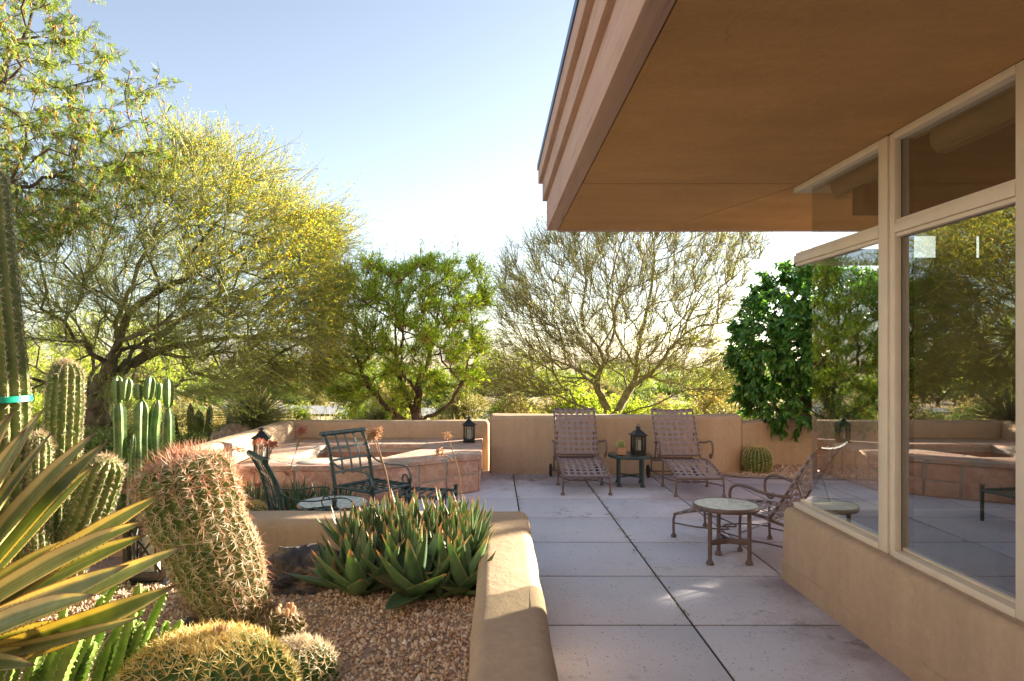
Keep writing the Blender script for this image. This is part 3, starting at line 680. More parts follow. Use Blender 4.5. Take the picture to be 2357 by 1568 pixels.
for i, (a, b) in enumerate(spans):
    f = frame('window_frame', a, b)
    e = b if i < 3 else 4.79
    for (z0, z1) in ((0.57, 2.245), (2.33, 2.77)):
        pm = MB(); box(pm, (2.196, a, z0), (2.204, e - (0.0 if i < 3 else 0.002), z1)); pm.build('pane', M['glass'], f, world=False).location = Vector((0, 0, 0)) - H.location
    bm_ = MB(); bl = smoothpath([(2.30, 0, 2.80), (2.27, 0, 2.75), (2.275, 0, 2.70), (2.30, 0, 2.67), (2.35, 0, 2.66)], 4)
    for yy in (0,):
        V = np.concatenate([np.c_[bl[:, 0], np.full(len(bl), a + 0.02), bl[:, 2]], np.c_[bl[:, 0], np.full(len(bl), e - 0.12), bl[:, 2]]]); n_ = len(bl); kk = np.arange(n_ - 1)
        bm_.add(V, np.stack([kk, kk + 1, kk + n_ + 1, kk + n_], -1))
        bbox(bm_, (2.30, a + 0.02, 2.655), (2.36, e - 0.12, 2.665), 0.002, 1)
    bm_.build('blind_valance', M['blind'], H, world=True)
for (nm_, lo, hi) in (('window_sill', (2.276, 4.72, 0.519), (3.52, 4.97, 0.556)), ('window_transom', (2.276, 4.73, 2.245), (2.834, 4.96, 2.33)), ('window_head', (2.276, 4.73, 2.765), (2.834, 4.97, CZ - 0.002))):
    fm = MB(); bbox(fm, lo, hi, 0.004, 2); f = fm.build(nm_, M['frame'], H, world=True)
for (z0, z1) in ((0.57, 2.245), (2.33, 2.77)):
    pm = MB(); box(pm, (2.206, 4.786, z0), (2.85, 4.794, z1)); pm.build('pane', M['clear_glass'], f).location = -H.location
pm = MB(); box(pm, (2.86, 4.85, 2.27), (3.15, 4.858, 2.46)); pm.build('pane', M['glass'], H, world=True)
pm = MB(); box(pm, (3.31, 4.85, 2.27), (3.46, 4.858, 2.46)); pm.build('pane', M['glass'], H, world=True)

# stucco wing added behind the camera, unseen, to bounce warm light forward
M['stucco_pale'] = stucco('stucco_pale', (0.62, 0.50, 0.38))
WG = thing('added_bounce_wing', 'unseen pale stucco wing added behind the viewpoint to bounce warm light', 'house', (-6, -3.0, 0))
mb = MB(); bbox(mb, (-14.0, -3.6, -0.1), (0.40, -2.6, 4.7), 0.06, 3); mb.build('wall', M['stucco_pale'], WG, world=True)
mb = MB(); bbox(mb, (-14.1, -3.7, 4.702), (0.43, -2.5, 4.82), 0.02, 2); mb.build('roof_edge', M['wood'], WG, world=True)
# sofa behind the glass
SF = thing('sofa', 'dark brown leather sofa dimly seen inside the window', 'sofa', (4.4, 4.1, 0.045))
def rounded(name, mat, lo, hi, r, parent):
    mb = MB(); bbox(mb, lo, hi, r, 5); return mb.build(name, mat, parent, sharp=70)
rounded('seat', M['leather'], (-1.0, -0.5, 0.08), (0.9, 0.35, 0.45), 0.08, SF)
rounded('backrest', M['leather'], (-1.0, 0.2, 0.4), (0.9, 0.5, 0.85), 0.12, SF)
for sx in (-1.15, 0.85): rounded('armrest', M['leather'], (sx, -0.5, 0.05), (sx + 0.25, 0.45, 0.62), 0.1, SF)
CU = thing('cushion', 'patterned gold and red cushion on the brown sofa inside', 'cushion', (4.1, 4.02, 0.5), 0.2)
mb = MB(); a = np.linspace(-1, 1, 15); X, Z = np.meshgrid(a, a); th = 0.10 * (1 - X ** 2) ** .5 * (1 - Z ** 2) ** .5
for sgn in (1, -1):
    V = np.stack([X * .25 * (1 - .12 * Z ** 2), sgn * th + Z * 0.08, (Z * (1 - .12 * X ** 2) + 1) * .24], -1).reshape(-1, 3); k = (np.arange(14)[:, None] * 15 + np.arange(14)).ravel()
    q = np.stack([k, k + 1, k + 16, k + 15], -1); mb.add(V, q if sgn < 0 else q[:, ::-1])
mb.build('cushion_cover', M['cushion'], CU)

# ------------------------------------------------------------------ furniture
def arc(c, r, a0, a1, n=12, ax=(0, 2)):
    a = np.linspace(R(a0), R(a1), n); p = np.zeros((n, 3)); p[:] = c
    p[:, ax[0]] += r * np.cos(a); p[:, ax[1]] += r * np.sin(a); return p
def strap(mb, P, w, th=0.003, side=np.array([0, 1.0, 0]), rnd=0.5):
    """flat band along P, width along side"""
    P = np.asarray(P, float); T = nrm(np.gradient(P, axis=0)); s = side - T * (T @ side)[:, None]; s = nrm(s); nn = np.cross(T, s)
    V = np.stack([P + s * w / 2 + nn * th, P - s * w / 2 + nn * th, P - s * w / 2 - nn * th, P + s * w / 2 - nn * th], 1)
    S = len(P); k = np.arange(S - 1)[:, None] * 4; i = np.arange(4); j = (i + 1) % 4
    f = np.stack([k + i, k + j, k + 4 + j, k + 4 + i], -1).reshape(-1, 4)
    mb.add(V.reshape(-1, 3), f, rnd, ngons=[[3, 2, 1, 0], [4 * S - 4, 4 * S - 3, 4 * S - 2, 4 * S - 1]])

def sling(mb, rail, hw, nl, ncross, sag, wl, wc):
    """woven straps between two side rails; rail (S,3) in the x-z plane"""
    rail = np.asarray(rail); d = np.r_[0, np.cumsum(np.linalg.norm(np.diff(rail, axis=0), axis=1))]; Lr = d[-1]
    def rp(s): return np.stack([np.interp(s, d, rail[:, k]) for k in range(3)], -1)
    T = nrm(np.gradient(rail, axis=0)); up = np.stack([-T[:, 2], np.zeros(len(T)), T[:, 0]], -1)
    def ru(s): return np.stack([np.interp(s, d, up[:, k]) for k in range(3)], -1)
    ys = np.linspace(-hw, hw, nl + 2)[1:-1]; ss = (np.arange(ncross) + 0.5) / ncross * Lr
    for i, y in enumerate(ys):
        s = np.linspace(0.0, Lr, ncross * 4 + 1); z = np.sin((s / Lr * ncross - 0.5) * np.pi + np.pi / 2) * 0.0035 * (1 if i % 2 else -1)
        p = rp(s); p[:, 1] = y; sg = sag * (1 - (y / hw) ** 2) * np.clip(np.minimum(s, Lr - s) / 0.08, 0, 1)
        p = p + ru(s) * (z - sg)[:, None]; strap(mb, p, wl, 0.0016)
    for j, s0 in enumerate(ss):
        y = np.linspace(-hw - 0.012, hw + 0.012, nl * 4 + 5); t = (y + hw) / (2 * hw) * (nl + 1)
        z = -np.cos(t * np.pi) * 0.0035 * (1 if j % 2 else -1) * (np.abs(y) < hw * .95)
        p = np.repeat(rp(np.array([s0])), len(y), 0); p[:, 1] = y
        p = p + ru(np.array([s0])) * (z - sag * np.clip(1 - (y / hw) ** 2, 0, 1))[:, None]
        Tn = np.array([np.interp(s0, d, T[:, k]) for k in range(3)])
        strap(mb, p, wc, 0.0016, Tn)
        # wrap round the side rails
        for sy in (-1, 1):
            c = rp(np.array([s0]))[0] + np.array([0, sy * hw, 0]); tube(mb, [c - Tn * wc / 2, c + Tn * wc / 2], 0.0155, 8)

def make_chaise(label):
    root = thing('strap_lounger', label, 'sun lounger', group='brown strap loungers on the patio')
    hw = 0.265
    seat = smoothpath([(0.0, 0, 0.205), (0.14, 0, 0.25), (0.34, 0, 0.295), (0.58, 0, 0.325), (0.78, 0, 0.315), (0.90, 0, 0.285)], 6)
    back = smoothpath([(0.86, 0, 0.315), (0.97, 0, 0.49), (1.08, 0, 0.67), (1.17, 0, 0.82), (1.245, 0, 0.905)], 6)
    fm = MB()
    for sy in (-1, 1):
        tube(fm, seat + [0, sy * hw, 0], 0.0125, 8); tube(fm, smoothpath([(0.90, sy * hw, 0.285), (1.05, sy * hw, 0.262), (1.28, sy * hw, 0.255)], 4), 0.0125, 8)
    for x, z in ((0.0, 0.205), (0.88, 0.29), (1.28, 0.255)): tube(fm, [(x, -hw - .01, z), (x, hw + .01, z)], 0.0125, 8)
    fm.build('seat_frame', M['brown_metal'], root)
    sm = MB(); sling(sm, seat[1:-1], hw, 6, 10, 0.012, 0.031, 0.031); sm.build('seat', M['strap'], root)
    bm = MB()
    for sy in (-1, 1): tube(bm, back + [0, sy * hw, 0], 0.0125, 8)
    tube(bm, [(0.88, -hw, 0.345), (0.88, hw, 0.345)], 0.011, 8)
    top = np.stack([np.full(11, 1.245), np.linspace(-hw, hw, 11), 0.905 - 0.022 * (1 - (np.linspace(-1, 1, 11)) ** 2)], -1); top[:, 0] += 0.012 * (1 - np.linspace(-1, 1, 11) ** 2)
    tube(bm, top, 0.0125, 8)
    for sy in (-1, 1): tube(bm, [(1.06, sy * hw * .9, 0.62), (1.18, sy * hw * .9, 0.27)], 0.008, 6)
    bf = bm.build('backrest_frame', M['brown_metal'], root)
    sm = MB(); sling(sm, back[1:], hw, 6, 9, 0.014, 0.031, 0.033); sm.build('backrest', M['strap'], root)
    for sy in (-1, 1):
        am = MB(); y = sy * (hw + 0.035)
        a = smoothpath([(1.03, y - sy * .03, 0.50), (0.93, y, 0.505), (0.80, y + sy * .015, 0.52), (0.70, y + sy * .02, 0.545), (0.61, y + sy * .02, 0.55), (0.555, y + sy * .02, 0.515), (0.545, y + sy * .018, 0.44), (0.565, y + sy * .012, 0.38), (0.60, y + sy * .01, 0.355), (0.625, y + sy * .01, 0.375), (0.61, y + sy * .01, 0.40)], 6)
        tube(am, a, 0.0125, 8); am.build('armrest', M['brown_metal'], root)
    lx = [(0.0, 0.205), (0.62, 0.32)]
    for x, z in lx:
        for sy in (-1, 1):
            lm = MB()
            tube(lm, smoothpath([(x, sy * hw, z), (x - 0.012, sy * (hw + .004), z - 0.05), (x - .012, sy * (hw + .006), 0.1), (x - .008, sy * (hw + .008), 0.012)], 4), 0.0115, 8)
            lathe(lm, [(0.014, 0.035), (0.018, 0.028), (0.024, 0.018), (0.024, 0.0), (0.001, 0.0)], 12, centre=(x - .008, sy * (hw + .008), 0.002))
            lm.build('leg', M['brown_metal'], root)
    br = MB()
    for sy in (-1, 1):
        tube(br, smoothpath([(-0.01, sy * hw, 0.125), (0.2, sy * (hw - .05), 0.115), (0.40, sy * 0.08, 0.11), (0.33, 0.0, 0.11), (0.25, -sy * .06, 0.11), (0.33, -sy * .12, 0.11)][:4], 6), 0.007, 6)
        tube(br, smoothpath([(0.61, sy * hw, 0.115), (0.42, sy * (hw - .06), 0.112), (0.30, sy * 0.06, 0.109), (0.36, -0.0, 0.109)], 6), 0.007, 6)
        tube(br, smoothpath([(0.61, sy * hw, 0.10), (0.8, sy * (hw - .02), 0.10), (1.0, sy * hw, 0.10), (1.24, sy * hw, 0.10)], 4), 0.007, 6)
        tube(br, [(1.26, sy * hw, 0.255), (1.25, sy * hw, 0.09)], 0.011, 8)
    tube(br, [(0.61, -hw, 0.15), (0.61, hw, 0.15)], 0.007, 6)
    tube(br, [(1.25, -hw - .05, 0.085), (1.25, hw + .05, 0.085)], 0.008, 6); br.build('brace', M['brown_metal'], root)
    for sy in (-1, 1):
        wm = MB(); Mx = Matrix.Translation((1.25, sy * (hw + .045), 0.086)) @ Matrix.Rotation(R(90), 4, 'X')
        lathe(wm, [(0.001, -0.016), (0.07, -0.016), (0.084, -0.01), (0.084, 0.01), (0.07, 0.016), (0.001, 0.016)], 24, Mx); wm.build('wheel', M['rubber'], root)
    return root
ch = make_chaise('brown strap lounger left of the small green table by the wall')
spots = [(1.075, 8.0, R(90), 'brown strap lounger left of the small green table by the wall'),
         (2.35, 7.9, R(90), 'brown strap lounger between the green table and the round barrel cactus'),
         (1.80, 6.33, math.atan2(-.72, .69), 'brown strap lounger turned sideways, half hidden by the house corner glass')]
for i, (x, y, a, lb) in enumerate(spots):
    o = ch if i == 0 else copy_tree(ch)
    o.location = (x, y, 0.0); o.rotation_euler = (0, 0, a); o['label'] = lb

# round tables
def table(name, label, x, y, h, r, mat, nleg, rleg, rt, ang0, topmat, brace=True):
    t = thing(name, label, 'side table', (x, y, 0))
    mb = MB(); n = 48
    lathe(mb, [(r - .03, h - .034), (r - .004, h - .036), (r, h - .03), (r + .003, h - .018), (r, h - .005), (r - .006, h), (r - .012, h - .001), (r - .012, h - .03)], n); mb.build('rim', mat, t)
    mb = MB(); lathe(mb, [(0.001, h - .018), (r - .0125, h - .018), (r - .0125, h - .004), (0.001, h - .004)], n); mb.build('table_top', topmat, t)
    lp = []
    for k in range(nleg):
        a = ang0 + k * 2 * math.pi / nleg; lx, ly = rleg * math.cos(a), rleg * math.sin(a); lp.append((lx, ly))
        mb = MB(); lathe(mb, [(0.001, 0.0), (rt * 1.75, 0.0), (rt * 1.8, 0.012), (rt * 1.5, 0.026), (rt * 1.1, 0.032), (rt, 0.04), (rt, h - .035)], 14, centre=(lx, ly, 0.002)); mb.build('leg', mat, t)
    if brace:
        mb = MB(); z = 0.165 if nleg == 3 else 0.12
        for k in range(nleg):
            a, b = np.array(lp[k]), np.array(lp[(k + 1) % nleg]); mid = (a + b) / 2 * (0.35 if nleg == 3 else 0.25)
            p = smoothpath([(*a, z), (*(a * .45 + mid * .55), z), (*mid, z), (*(b * .45 + mid * .55), z), (*b, z)], 5)
            strap(mb, p, 0.036 if nleg == 3 else 0.016, 0.004, np.array([0, 0, 1.0]))
        mb.build('brace', mat, t)
    return t
table('side_table', 'round brown glass-topped table beside the sideways lounger', 1.815, 5.42, 0.452, 0.25, M['brown_metal'], 3, 0.175, 0.0165, R(90), M['table_glass'])
gt = table('side_table', 'small round dark green table carrying a lantern between two loungers', 1.70, 8.63, 0.385, 0.27, M['green_metal'], 4, 0.20, 0.018, R(38), plain('dark_table_top', (0.05, 0.055, 0.05), 0.3), True)
table('side_table', 'round glass-topped table between the two green armchairs', -1.385, 6.03, 0.335, 0.305, M['brown_metal'], 3, 0.2, 0.016, R(80), M['table_glass'])

# lanterns
def make_lantern(label, loc, s, rz=0.0, lattice=False):
    t = thing('lantern', label, 'lantern', loc, rz, 'black candle lanterns')
    h = 0.066 * s; H_ = 0.235 * s; b = 0.012 * s
    mb = MB(); bbox(mb, (-h - .014 * s, -h - .014 * s, 0), (h + .014 * s, h + .014 * s, 0.018 * s), .003 * s, 1); bbox(mb, (-h, -h, 0.018 * s), (h, h, 0.034 * s), .003 * s, 1)
    mb.build('base', M['black_metal'], t)
    mb = MB()
    for sx in (-1, 1):
        for sy in (-1, 1): bbox(mb, (sx * h - b * .8, sy * h - b * .8, 0.03 * s), (sx * h + b * .8, sy * h + b * .8, H_), .002 * s, 1)
    for z in (0.034 * s, H_ - 0.018 * s):
        for sg in (-1, 1):
            box(mb, (-h + b * .8, sg * h - b * .6, z), (h - b * .8, sg * h + b * .6, z + 0.018 * s)); box(mb, (sg * h - b * .6, -h + b * .8, z), (sg * h + b * .6, h - b * .8, z + 0.018 * s))
    for sg in (-1, 1):
        for q in (-0.55, 0.55):
            box(mb, (q * h - b * .3, sg * h - b * .35, 0.052 * s), (q * h + b * .3, sg * h + b * .35, H_ - 0.018 * s)); box(mb, (sg * h - b * .35, q * h - b * .3, 0.052 * s), (sg * h + b * .35, q * h + b * .3, H_ - 0.018 * s))
    mb.build('frame', M['black_metal'], t)
    if lattice:
        mb = MB()
        for sg in (-1, 1):
            z0, z1 = 0.052 * s, H_ - .018 * s
            for (p, q) in (((-h * .8, z0), (h * .8, z1)), ((h * .8, z0), (-h * .8, z1))):
                tube(mb, [(p[0], sg * h * 1.0, p[1]), (q[0], sg * h * 1.0, q[1])], b * .36, 6); tube(mb, [(sg * h * 1.0, p[0], p[1]), (sg * h * 1.0, q[0], q[1])], b * .36, 6)
        mb.build('lattice', M['black_metal'], t)
    mb = MB()
    for sg in (-1, 1): box(mb, (-h + b, sg * h * .86 - .001, 0.036 * s), (h - b, sg * h * .86 + .001, H_ - .002)); box(mb, (sg * h * .86 - .001, -h * .84, 0.036 * s), (sg * h * .86 + .001, h * .84, H_ - .002))
    mb.build('pane', M['lantern_glass'], t)
    mb = MB(); prof = [(h + .026 * s, 0.0), (h + .026 * s, .012 * s), (h + .012 * s, .016 * s), (h * .45, .062 * s), (h * .45, .072 * s)]
    rows = [[(-r, -r, z), (r, -r, z), (r, r, z), (-r, r, z)] for r, z in prof]; V = np.array(rows).reshape(-1, 3) + [0, 0, H_]
    f = [[k * 4 + i, k * 4 + (i + 1) % 4, k * 4 + 4 + (i + 1) % 4, k * 4 + 4 + i] for k in range(len(prof) - 1) for i in range(4)]
    mb.add(V, np.array(f), ngons=[[3, 2, 1, 0], [16, 17, 18, 19]]); rf = mb.build('lid', M['black_metal'], t, sharp=20)
    mb = MB(); lathe(mb, [(h * .36, H_ + .072 * s), (h * .36, H_ + .088 * s), (h * .62, H_ + .09 * s), (h * .5, H_ + .10 * s), (h * .18, H_ + .108 * s), (.001, H_ + .11 * s)], 14)
    tube(mb, arc((0, 0, H_ + .122 * s), .016 * s, -80, 260, 14), .0035 * s, 6); mb.build('finial', M['black_metal'], t)
    mb = MB(); lathe(mb, [(.001, .036 * s), (h * .52, .036 * s), (h * .52, .168 * s), (h * .46, .173 * s), (.001, .165 * s)], 20); c = mb.build('candle', M['candle'], t)
    return t
make_lantern('black lantern with a white candle on the green side table', (1.80, 8.62, 0.387), 1.0, R(8))
make_lantern('black lantern on the far corner of the spa ledge, right end', (-0.325, 9.38, 0.439), 1.0, R(4))
make_lantern('black lantern on the near left end of the spa ledge', (-2.57, 7.72, 0.439), 1.07, R(12))
make_lantern('tall black lantern with crossed bars standing behind the leaning barrel cactus', (-2.07, 4.22, PZ), 1.62, R(6), True)

# dark green armchairs and the footstool
def make_chair(label, loc, rz):
    t = thing('patio_armchair', label, 'armchair', loc, rz, 'dark green metal armchairs by the spa')
    g = M['green_metal']; hw = 0.25; sd = 0.52; sz = 0.33
    mb = MB()
    for sy in (-1, 1):
        tube(mb, smoothpath([(0.03, sy * hw, 0.0), (0.01, sy * hw, sz - .05), (-0.02, sy * hw, sz + .12), (-0.07, sy * hw, sz + .33), (-0.14, sy * hw, sz + .47), (-.155, sy * hw, sz + .49)], 5), 0.019, 10)
        for z, x in ((sz + .22, -.045), (sz + .30, -.062)): lathe(mb, [(0.021, -.012), (0.023, 0), (0.021, .012)], 10, centre=(x, sy * hw, z))
    mb.build('back_post', g, t)
    mb = MB(); tube(mb, [(-.16, -hw - .045, sz + .5), (-.16, hw + .045, sz + .5)], 0.023, 12)
    for y in np.linspace(-hw, hw, 6): lathe(mb, [(.0245, -.008), (.026, 0), (.0245, .008)], 12, Matrix.Translation((-.16, y, sz + .5)) @ Matrix.Rotation(R(90), 4, 'X'))
    mb.build('top_rail', g, t)
    mb = MB()
    bp = smoothpath([(-.02, 0, sz + .10), (-0.065, 0, sz + .31), (-0.135, 0, sz + .46), (-.16, 0, sz + .49)], 5)
    for y in (-.12, 0, .12): strap(mb, bp + [0, y, 0], 0.022, 0.003)
    for z, x in ((sz + .13, -.026), (sz + .25, -.052), (sz + .36, -.088)): strap(mb, np.array([(x + .004, y, z) for y in np.linspace(-hw, hw, 5)]), 0.024, 0.003, nrm(np.array([-.25, 0, 1.0])))
    mb.build('backrest', g, t)
    mb = MB()
    for sy in (-1, 1): tube(mb, [(0.0, sy * hw, sz), (sd, sy * hw, sz)], 0.016, 8)
    for x in (0.02, sd): tube(mb, [(x, -hw, sz), (x, hw, sz)], 0.016, 8)
    mb.build('seat_frame', g, t)
    mb = MB()
    for y in (-.15, -.05, .05, .15): strap(mb, np.array([(x, y, sz + .008) for x in np.linspace(0, sd, 6)]), 0.03, 0.003)
    for x in np.linspace(.08, sd - .08, 5): strap(mb, np.array([(x, y, sz + .016) for y in np.linspace(-hw, hw, 6)]), 0.03, 0.003, np.array([1.0, 0, 0]))
    mb.build('seat', g, t)
    for sy in (-1, 1):
        mb = MB(); y = sy * (hw + .012)
        p = smoothpath([(-.055, y, sz + .26), (.06, y, sz + .20), (.20, y, sz + .175), (.34, y, sz + .18), (.44, y, sz + .175), (sd - .02, y, sz + .14), (sd + .01, y, sz + .07), (sd - .0, y, sz + .01)], 6)
        strap(mb, p, 0.024, 0.0035)
        c = [(sd + .005, y, sz + .03), (sd - .03, y, sz - .0), (sd - .085, y, sz + .01), (sd - .105, y, sz + .055), (sd - .08, y, sz + .095), (sd - .045, y, sz + .085), (sd - .04, y, sz + .06)]
        strap(mb, smoothpath(c, 6), 0.022, 0.0035); mb.build('armrest', g, t)
        mb = MB(); tube(mb, [(sd, sy * hw, 0.0), (sd, sy * hw, sz + .05)], 0.019, 10); lathe(mb, [(0.02, sz + .04), (.026, sz + .05), (.022, sz + .065), (.001, sz + .068)], 12, centre=(sd, sy * hw, 0)); lathe(mb, [(.001, 0), (.027, 0), (.027, .015), (.02, .022)], 12, centre=(sd, sy * hw, 0.002)); mb.build('leg', g, t)
    return t
make_chair('dark green metal armchair facing right in front of the spa', (-1.395, 6.97, 0.0), R(-36))
make_chair('dark green metal armchair nearest the planter wall, seen side on', (-1.66, 5.37, 0.0), R(30))
ot = thing('footstool', 'low dark green slatted footstool in front of the facing armchair', 'footstool', (-0.66, 6.62, -0.045), R(-12))
mb = MB()
for y in (-.2, .2): tube(mb, [(-.26, y, .34), (.26, y, .34)], .016, 8)
for x in (-.26, .26): tube(mb, [(x, -.2, .34), (x, .2, .34)], .016, 8)
mb.build('seat_frame', M['green_metal'], ot)
mb = MB()
for x in np.linspace(-.18, .18, 5): strap(mb, np.array([(x, y, .352) for y in np.linspace(-.2, .2, 5)]), .03, .003, np.array([1., 0, 0]))
mb.build('seat', M['green_metal'], ot)
for x in (-.26, .26):
    for y in (-.2, .2):
        mb = MB(); tube(mb, [(x, y, 0), (x, y, .385)], .018, 10); lathe(mb, [(.019, .375), (.025, .385), (.02, .4), (.001, .402)], 10, centre=(x, y, 0)); mb.build('leg', M['green_metal'], ot)

# ------------------------------------------------------------------ cacti and succulents
def skin(name, c1, c2, c3, rough=0.55, spec=0.35, src='t', s=14, transl=0.0):
    m, nt, N, L, bs, out = newmat(name)
    n = noise(nt, s, 5); col = ramp(nt, n, [(0.3, c1), (0.5, c2), (0.72, c3)])
    scar = ramp(nt, noise(nt, 7, 6, 0.7), [(0.60, (0, 0, 0)), (0.68, (1, 1, 1))]); col = mix(nt, math_(nt, 'MULTIPLY', scar, 0.55), col, (0.20, 0.16, 0.08))
    L.new(col, bs.inputs['Base Color']); bs.inputs['Roughness'].default_value = rough; bs.inputs['Specular IOR Level'].default_value = spec
    bump(nt, bs, noise(nt, s * 6, 4), 0.15, 0.004); return m
M['cactus_olive'] = skin('cactus_olive_skin', (0.076, 0.111, 0.031), (0.128, 0.170, 0.048), (0.204, 0.221, 0.076))
M['cactus_deep'] = skin('cactus_deep_skin', (0.030, 0.068, 0.018), (0.053, 0.105, 0.030), (0.090, 0.150, 0.045))
M['cactus_barrel'] = skin('cactus_barrel_skin', (0.04, 0.09, 0.02), (0.07, 0.14, 0.035), (0.11, 0.19, 0.05))
M['cactus_fence'] = skin('cactus_fence_skin', (0.064, 0.136, 0.040), (0.112, 0.200, 0.056), (0.208, 0.272, 0.080), 0.45)
M['spurge'] = skin('spurge_skin', (0.135, 0.225, 0.045), (0.225, 0.345, 0.075), (0.345, 0.450, 0.120), 0.5)
def spinemat(name, stops, transl=0.35): return leafmat(name, stops, transl, 0.5, 0.3, 'rnd', (1.0, 0.95, 0.8))
M['spine_gold'] = spinemat('golden_spines', [(0, (0.62, 0.40, 0.10)), (0.4, (0.82, 0.66, 0.28)), (1, (0.88, 0.80, 0.50))])
M['spine_red'] = spinemat('red_spines', [(0, (0.42, 0.13, 0.07)), (0.5, (0.60, 0.30, 0.20)), (1, (0.74, 0.52, 0.40))])
M['spine_pale'] = spinemat('pale_spines', [(0, (0.46, 0.34, 0.22)), (0.5, (0.72, 0.62, 0.48)), (1, (0.85, 0.80, 0.70))])
M['felt'] = spinemat('cactus_felt', [(0, (0.5, 0.36, 0.2)), (1, (0.7, 0.58, 0.38))])
M['flower_coral'] = spinemat('coral_flower', [(0, (0.45, 0.14, 0.09)), (0.6, (0.60, 0.22, 0.15)), (1, (0.62, 0.42, 0.30))])
M['flower_dry'] = spinemat('dry_flower', [(0, (0.50, 0.30, 0.18)), (1, (0.68, 0.50, 0.34))])
M['stalk'] = plain('flower_stalk', (0.30, 0.17, 0.11), 0.7, var=0.3, scale=20)

def ribbed(mb, path, rad, nr, depth, per=6, twist=0.0, sp=0.04, sharp=0.75, tooth=0.0, smax=None, phase=0.0, wig=0.0, seed=0):
    P = np.asarray(path, float); S = len(P); r = np.asarray(rad, float); g = np.random.default_rng(seed)
    T, N, B = frames(P); n = nr * per; a = np.arange(n) / n * 2 * np.pi
    ph = (np.arange(n) % per) / per; v = np.abs(np.sin(np.pi * ph)) ** sharp
    ds = np.linalg.norm(np.diff(P, axis=0), axis=1); s = np.r_[0, np.cumsum(np.hypot(ds, np.diff(r)))]
    tw = phase + twist * s
    fac = (1 - depth * v)[None] + tooth * (1 - v)[None] ** 2 * (np.abs(np.cos(np.pi * s / sp)) - 0.5)[:, None]
    if wig: fac = fac * (1 + wig * np.interp(s, np.linspace(0, s[-1], 12), g.normal(size=12)))[:, None]
    ca, sa = np.cos(a[None] + tw[:, None]), np.sin(a[None] + tw[:, None])
    D = ca[..., None] * N[:, None] + sa[..., None] * B[:, None]
    V = P[:, None] + (r[:, None] * fac)[..., None] * D
    i = np.arange(n); j = (i + 1) % n; k = np.arange(S - 1)[:, None]
    f = np.stack([k * n + i, k * n + j, (k + 1) * n + j, (k + 1) * n + i], -1).reshape(-1, 4)
    mb.add(V.reshape(-1, 3), f, 0.5, np.tile(v, S), ngons=[list(range(n))[::-1], [(S - 1) * n + q for q in range(n)]])
    ar, an, at_ = [], [], []
    L_ = s[-1]
    for q in range(nr):
        ss = np.arange(sp * (0.5 + 0.5 * (q % 2)), L_ - 0.004, sp); ss = ss + g.normal(size=len(ss)) * sp * 0.08
        c = V[:, q * per]; pos = np.stack([np.interp(ss, s, c[:, x]) for x in range(3)], -1)
        d = D[:, q * per]; rad_ = np.stack([np.interp(ss, s, d[:, x]) for x in range(3)], -1)
        tang = nrm(np.gradient(c, axis=0)); tg = np.stack([np.interp(ss, s, tang[:, x]) for x in range(3)], -1)
        nn = nrm(rad_ - tg * np.sum(rad_ * tg, -1, keepdims=True)); ar.append(pos); an.append(nn); at_.append(tg)
    return np.concatenate(ar), np.concatenate(an), np.concatenate(at_)
def spines(mb, A, Nn, k, L, r, spread=1.0, lift=0.5, curl=0.0, seed=0, rlo=0.0, rhi=1.0, var=0.35, up=None):
    g = np.random.default_rng(seed); m = len(A)
    P0 = np.repeat(A, k, 0); n0 = np.repeat(Nn, k, 0); rd = rdir(m * k, g); rd = nrm(rd - n0 * np.sum(rd * n0, -1, keepdims=True))
    d = nrm(n0 * lift * g.uniform(0.5, 1.5, (m * k, 1)) + rd * spread)
    Ls = (L * g.uniform(1 - var, 1 + var, m * k))[:, None]
    c = nrm(rdir(m * k, g) * 0.5 + (n0 if up is None else up)) * curl
    P = np.stack([P0, P0 + d * Ls * .5 + c * Ls * .12, P0 + (d + c * .5) * Ls], 1)
    W = np.stack([np.full(m * k, r), np.full(m * k, r * .75), np.full(m * k, r * .12)], 1)
    prisms(mb, P, W, 3, g.uniform(rlo, rhi, m * k), seed=seed)
def dome(r, h, n=26, flat=0.75, base=0.35):
    """profile of a barrel cactus: z and radius"""
    a = np.linspace(-math.pi / 2 + base, math.pi / 2, n); z = h / 2 * (np.sin(a) + math.sin(math.pi / 2 - base)) / (1 + math.sin(math.pi / 2 - base)) * 2
    return z, r * np.maximum(np.cos(a), 0.004) ** flat

def barrel(name, label, loc, r, h, nr, sp, k, L, sr, mat, smat, group=None, seed=0, depth=0.17, felt=True):
    t = thing(name, label, 'cactus', loc, group=group)
    z, rr = dome(r, h); mb = MB(); P = np.c_[np.zeros(len(z)), np.zeros(len(z)), z]
    A, Nn, Tg = ribbed(mb, P, rr, nr, depth, 6, 0.0, sp, 0.8, seed=seed); mb.build('body', mat, t, sharp=75)
    mb = MB(); spines(mb, A, Nn, k, L, sr, 0.9, 0.55, 0.25, seed)
    # dense young spines round the crown
    g = np.random.default_rng(seed); a = g.uniform(0, 6.28, 150); q = r * 0.36 * np.sqrt(g.random(150)); zc = np.interp(q, rr[::-1][:12], z[::-1][:12]) if True else h
    Ac = np.stack([q * np.cos(a), q * np.sin(a), np.interp(q, rr[::-1], z[::-1])], -1); spines(mb, Ac, np.repeat([[0, 0, 1.0]], 150, 0), 4, L * .7, sr, 0.7, 0.9, 0.1, seed + 1, 0.4, 1.0)
    tag(mb.build('spine_cover', smat, t), kind='stuff')
    if felt:
        mb = MB(); lathe(mb, [(r * .2, h - .006), (r * .17, h + .006), (r * .08, h + .010), (.001, h + .007)], 16); spines(mb, Ac[:120] * [.5, .5, 1], np.repeat([[0, 0, 1.0]], 120, 0), 3, 0.015, .0015, .6, 1, 0, 5); mb.build('woolly_crown', M['felt'], t)
    return t
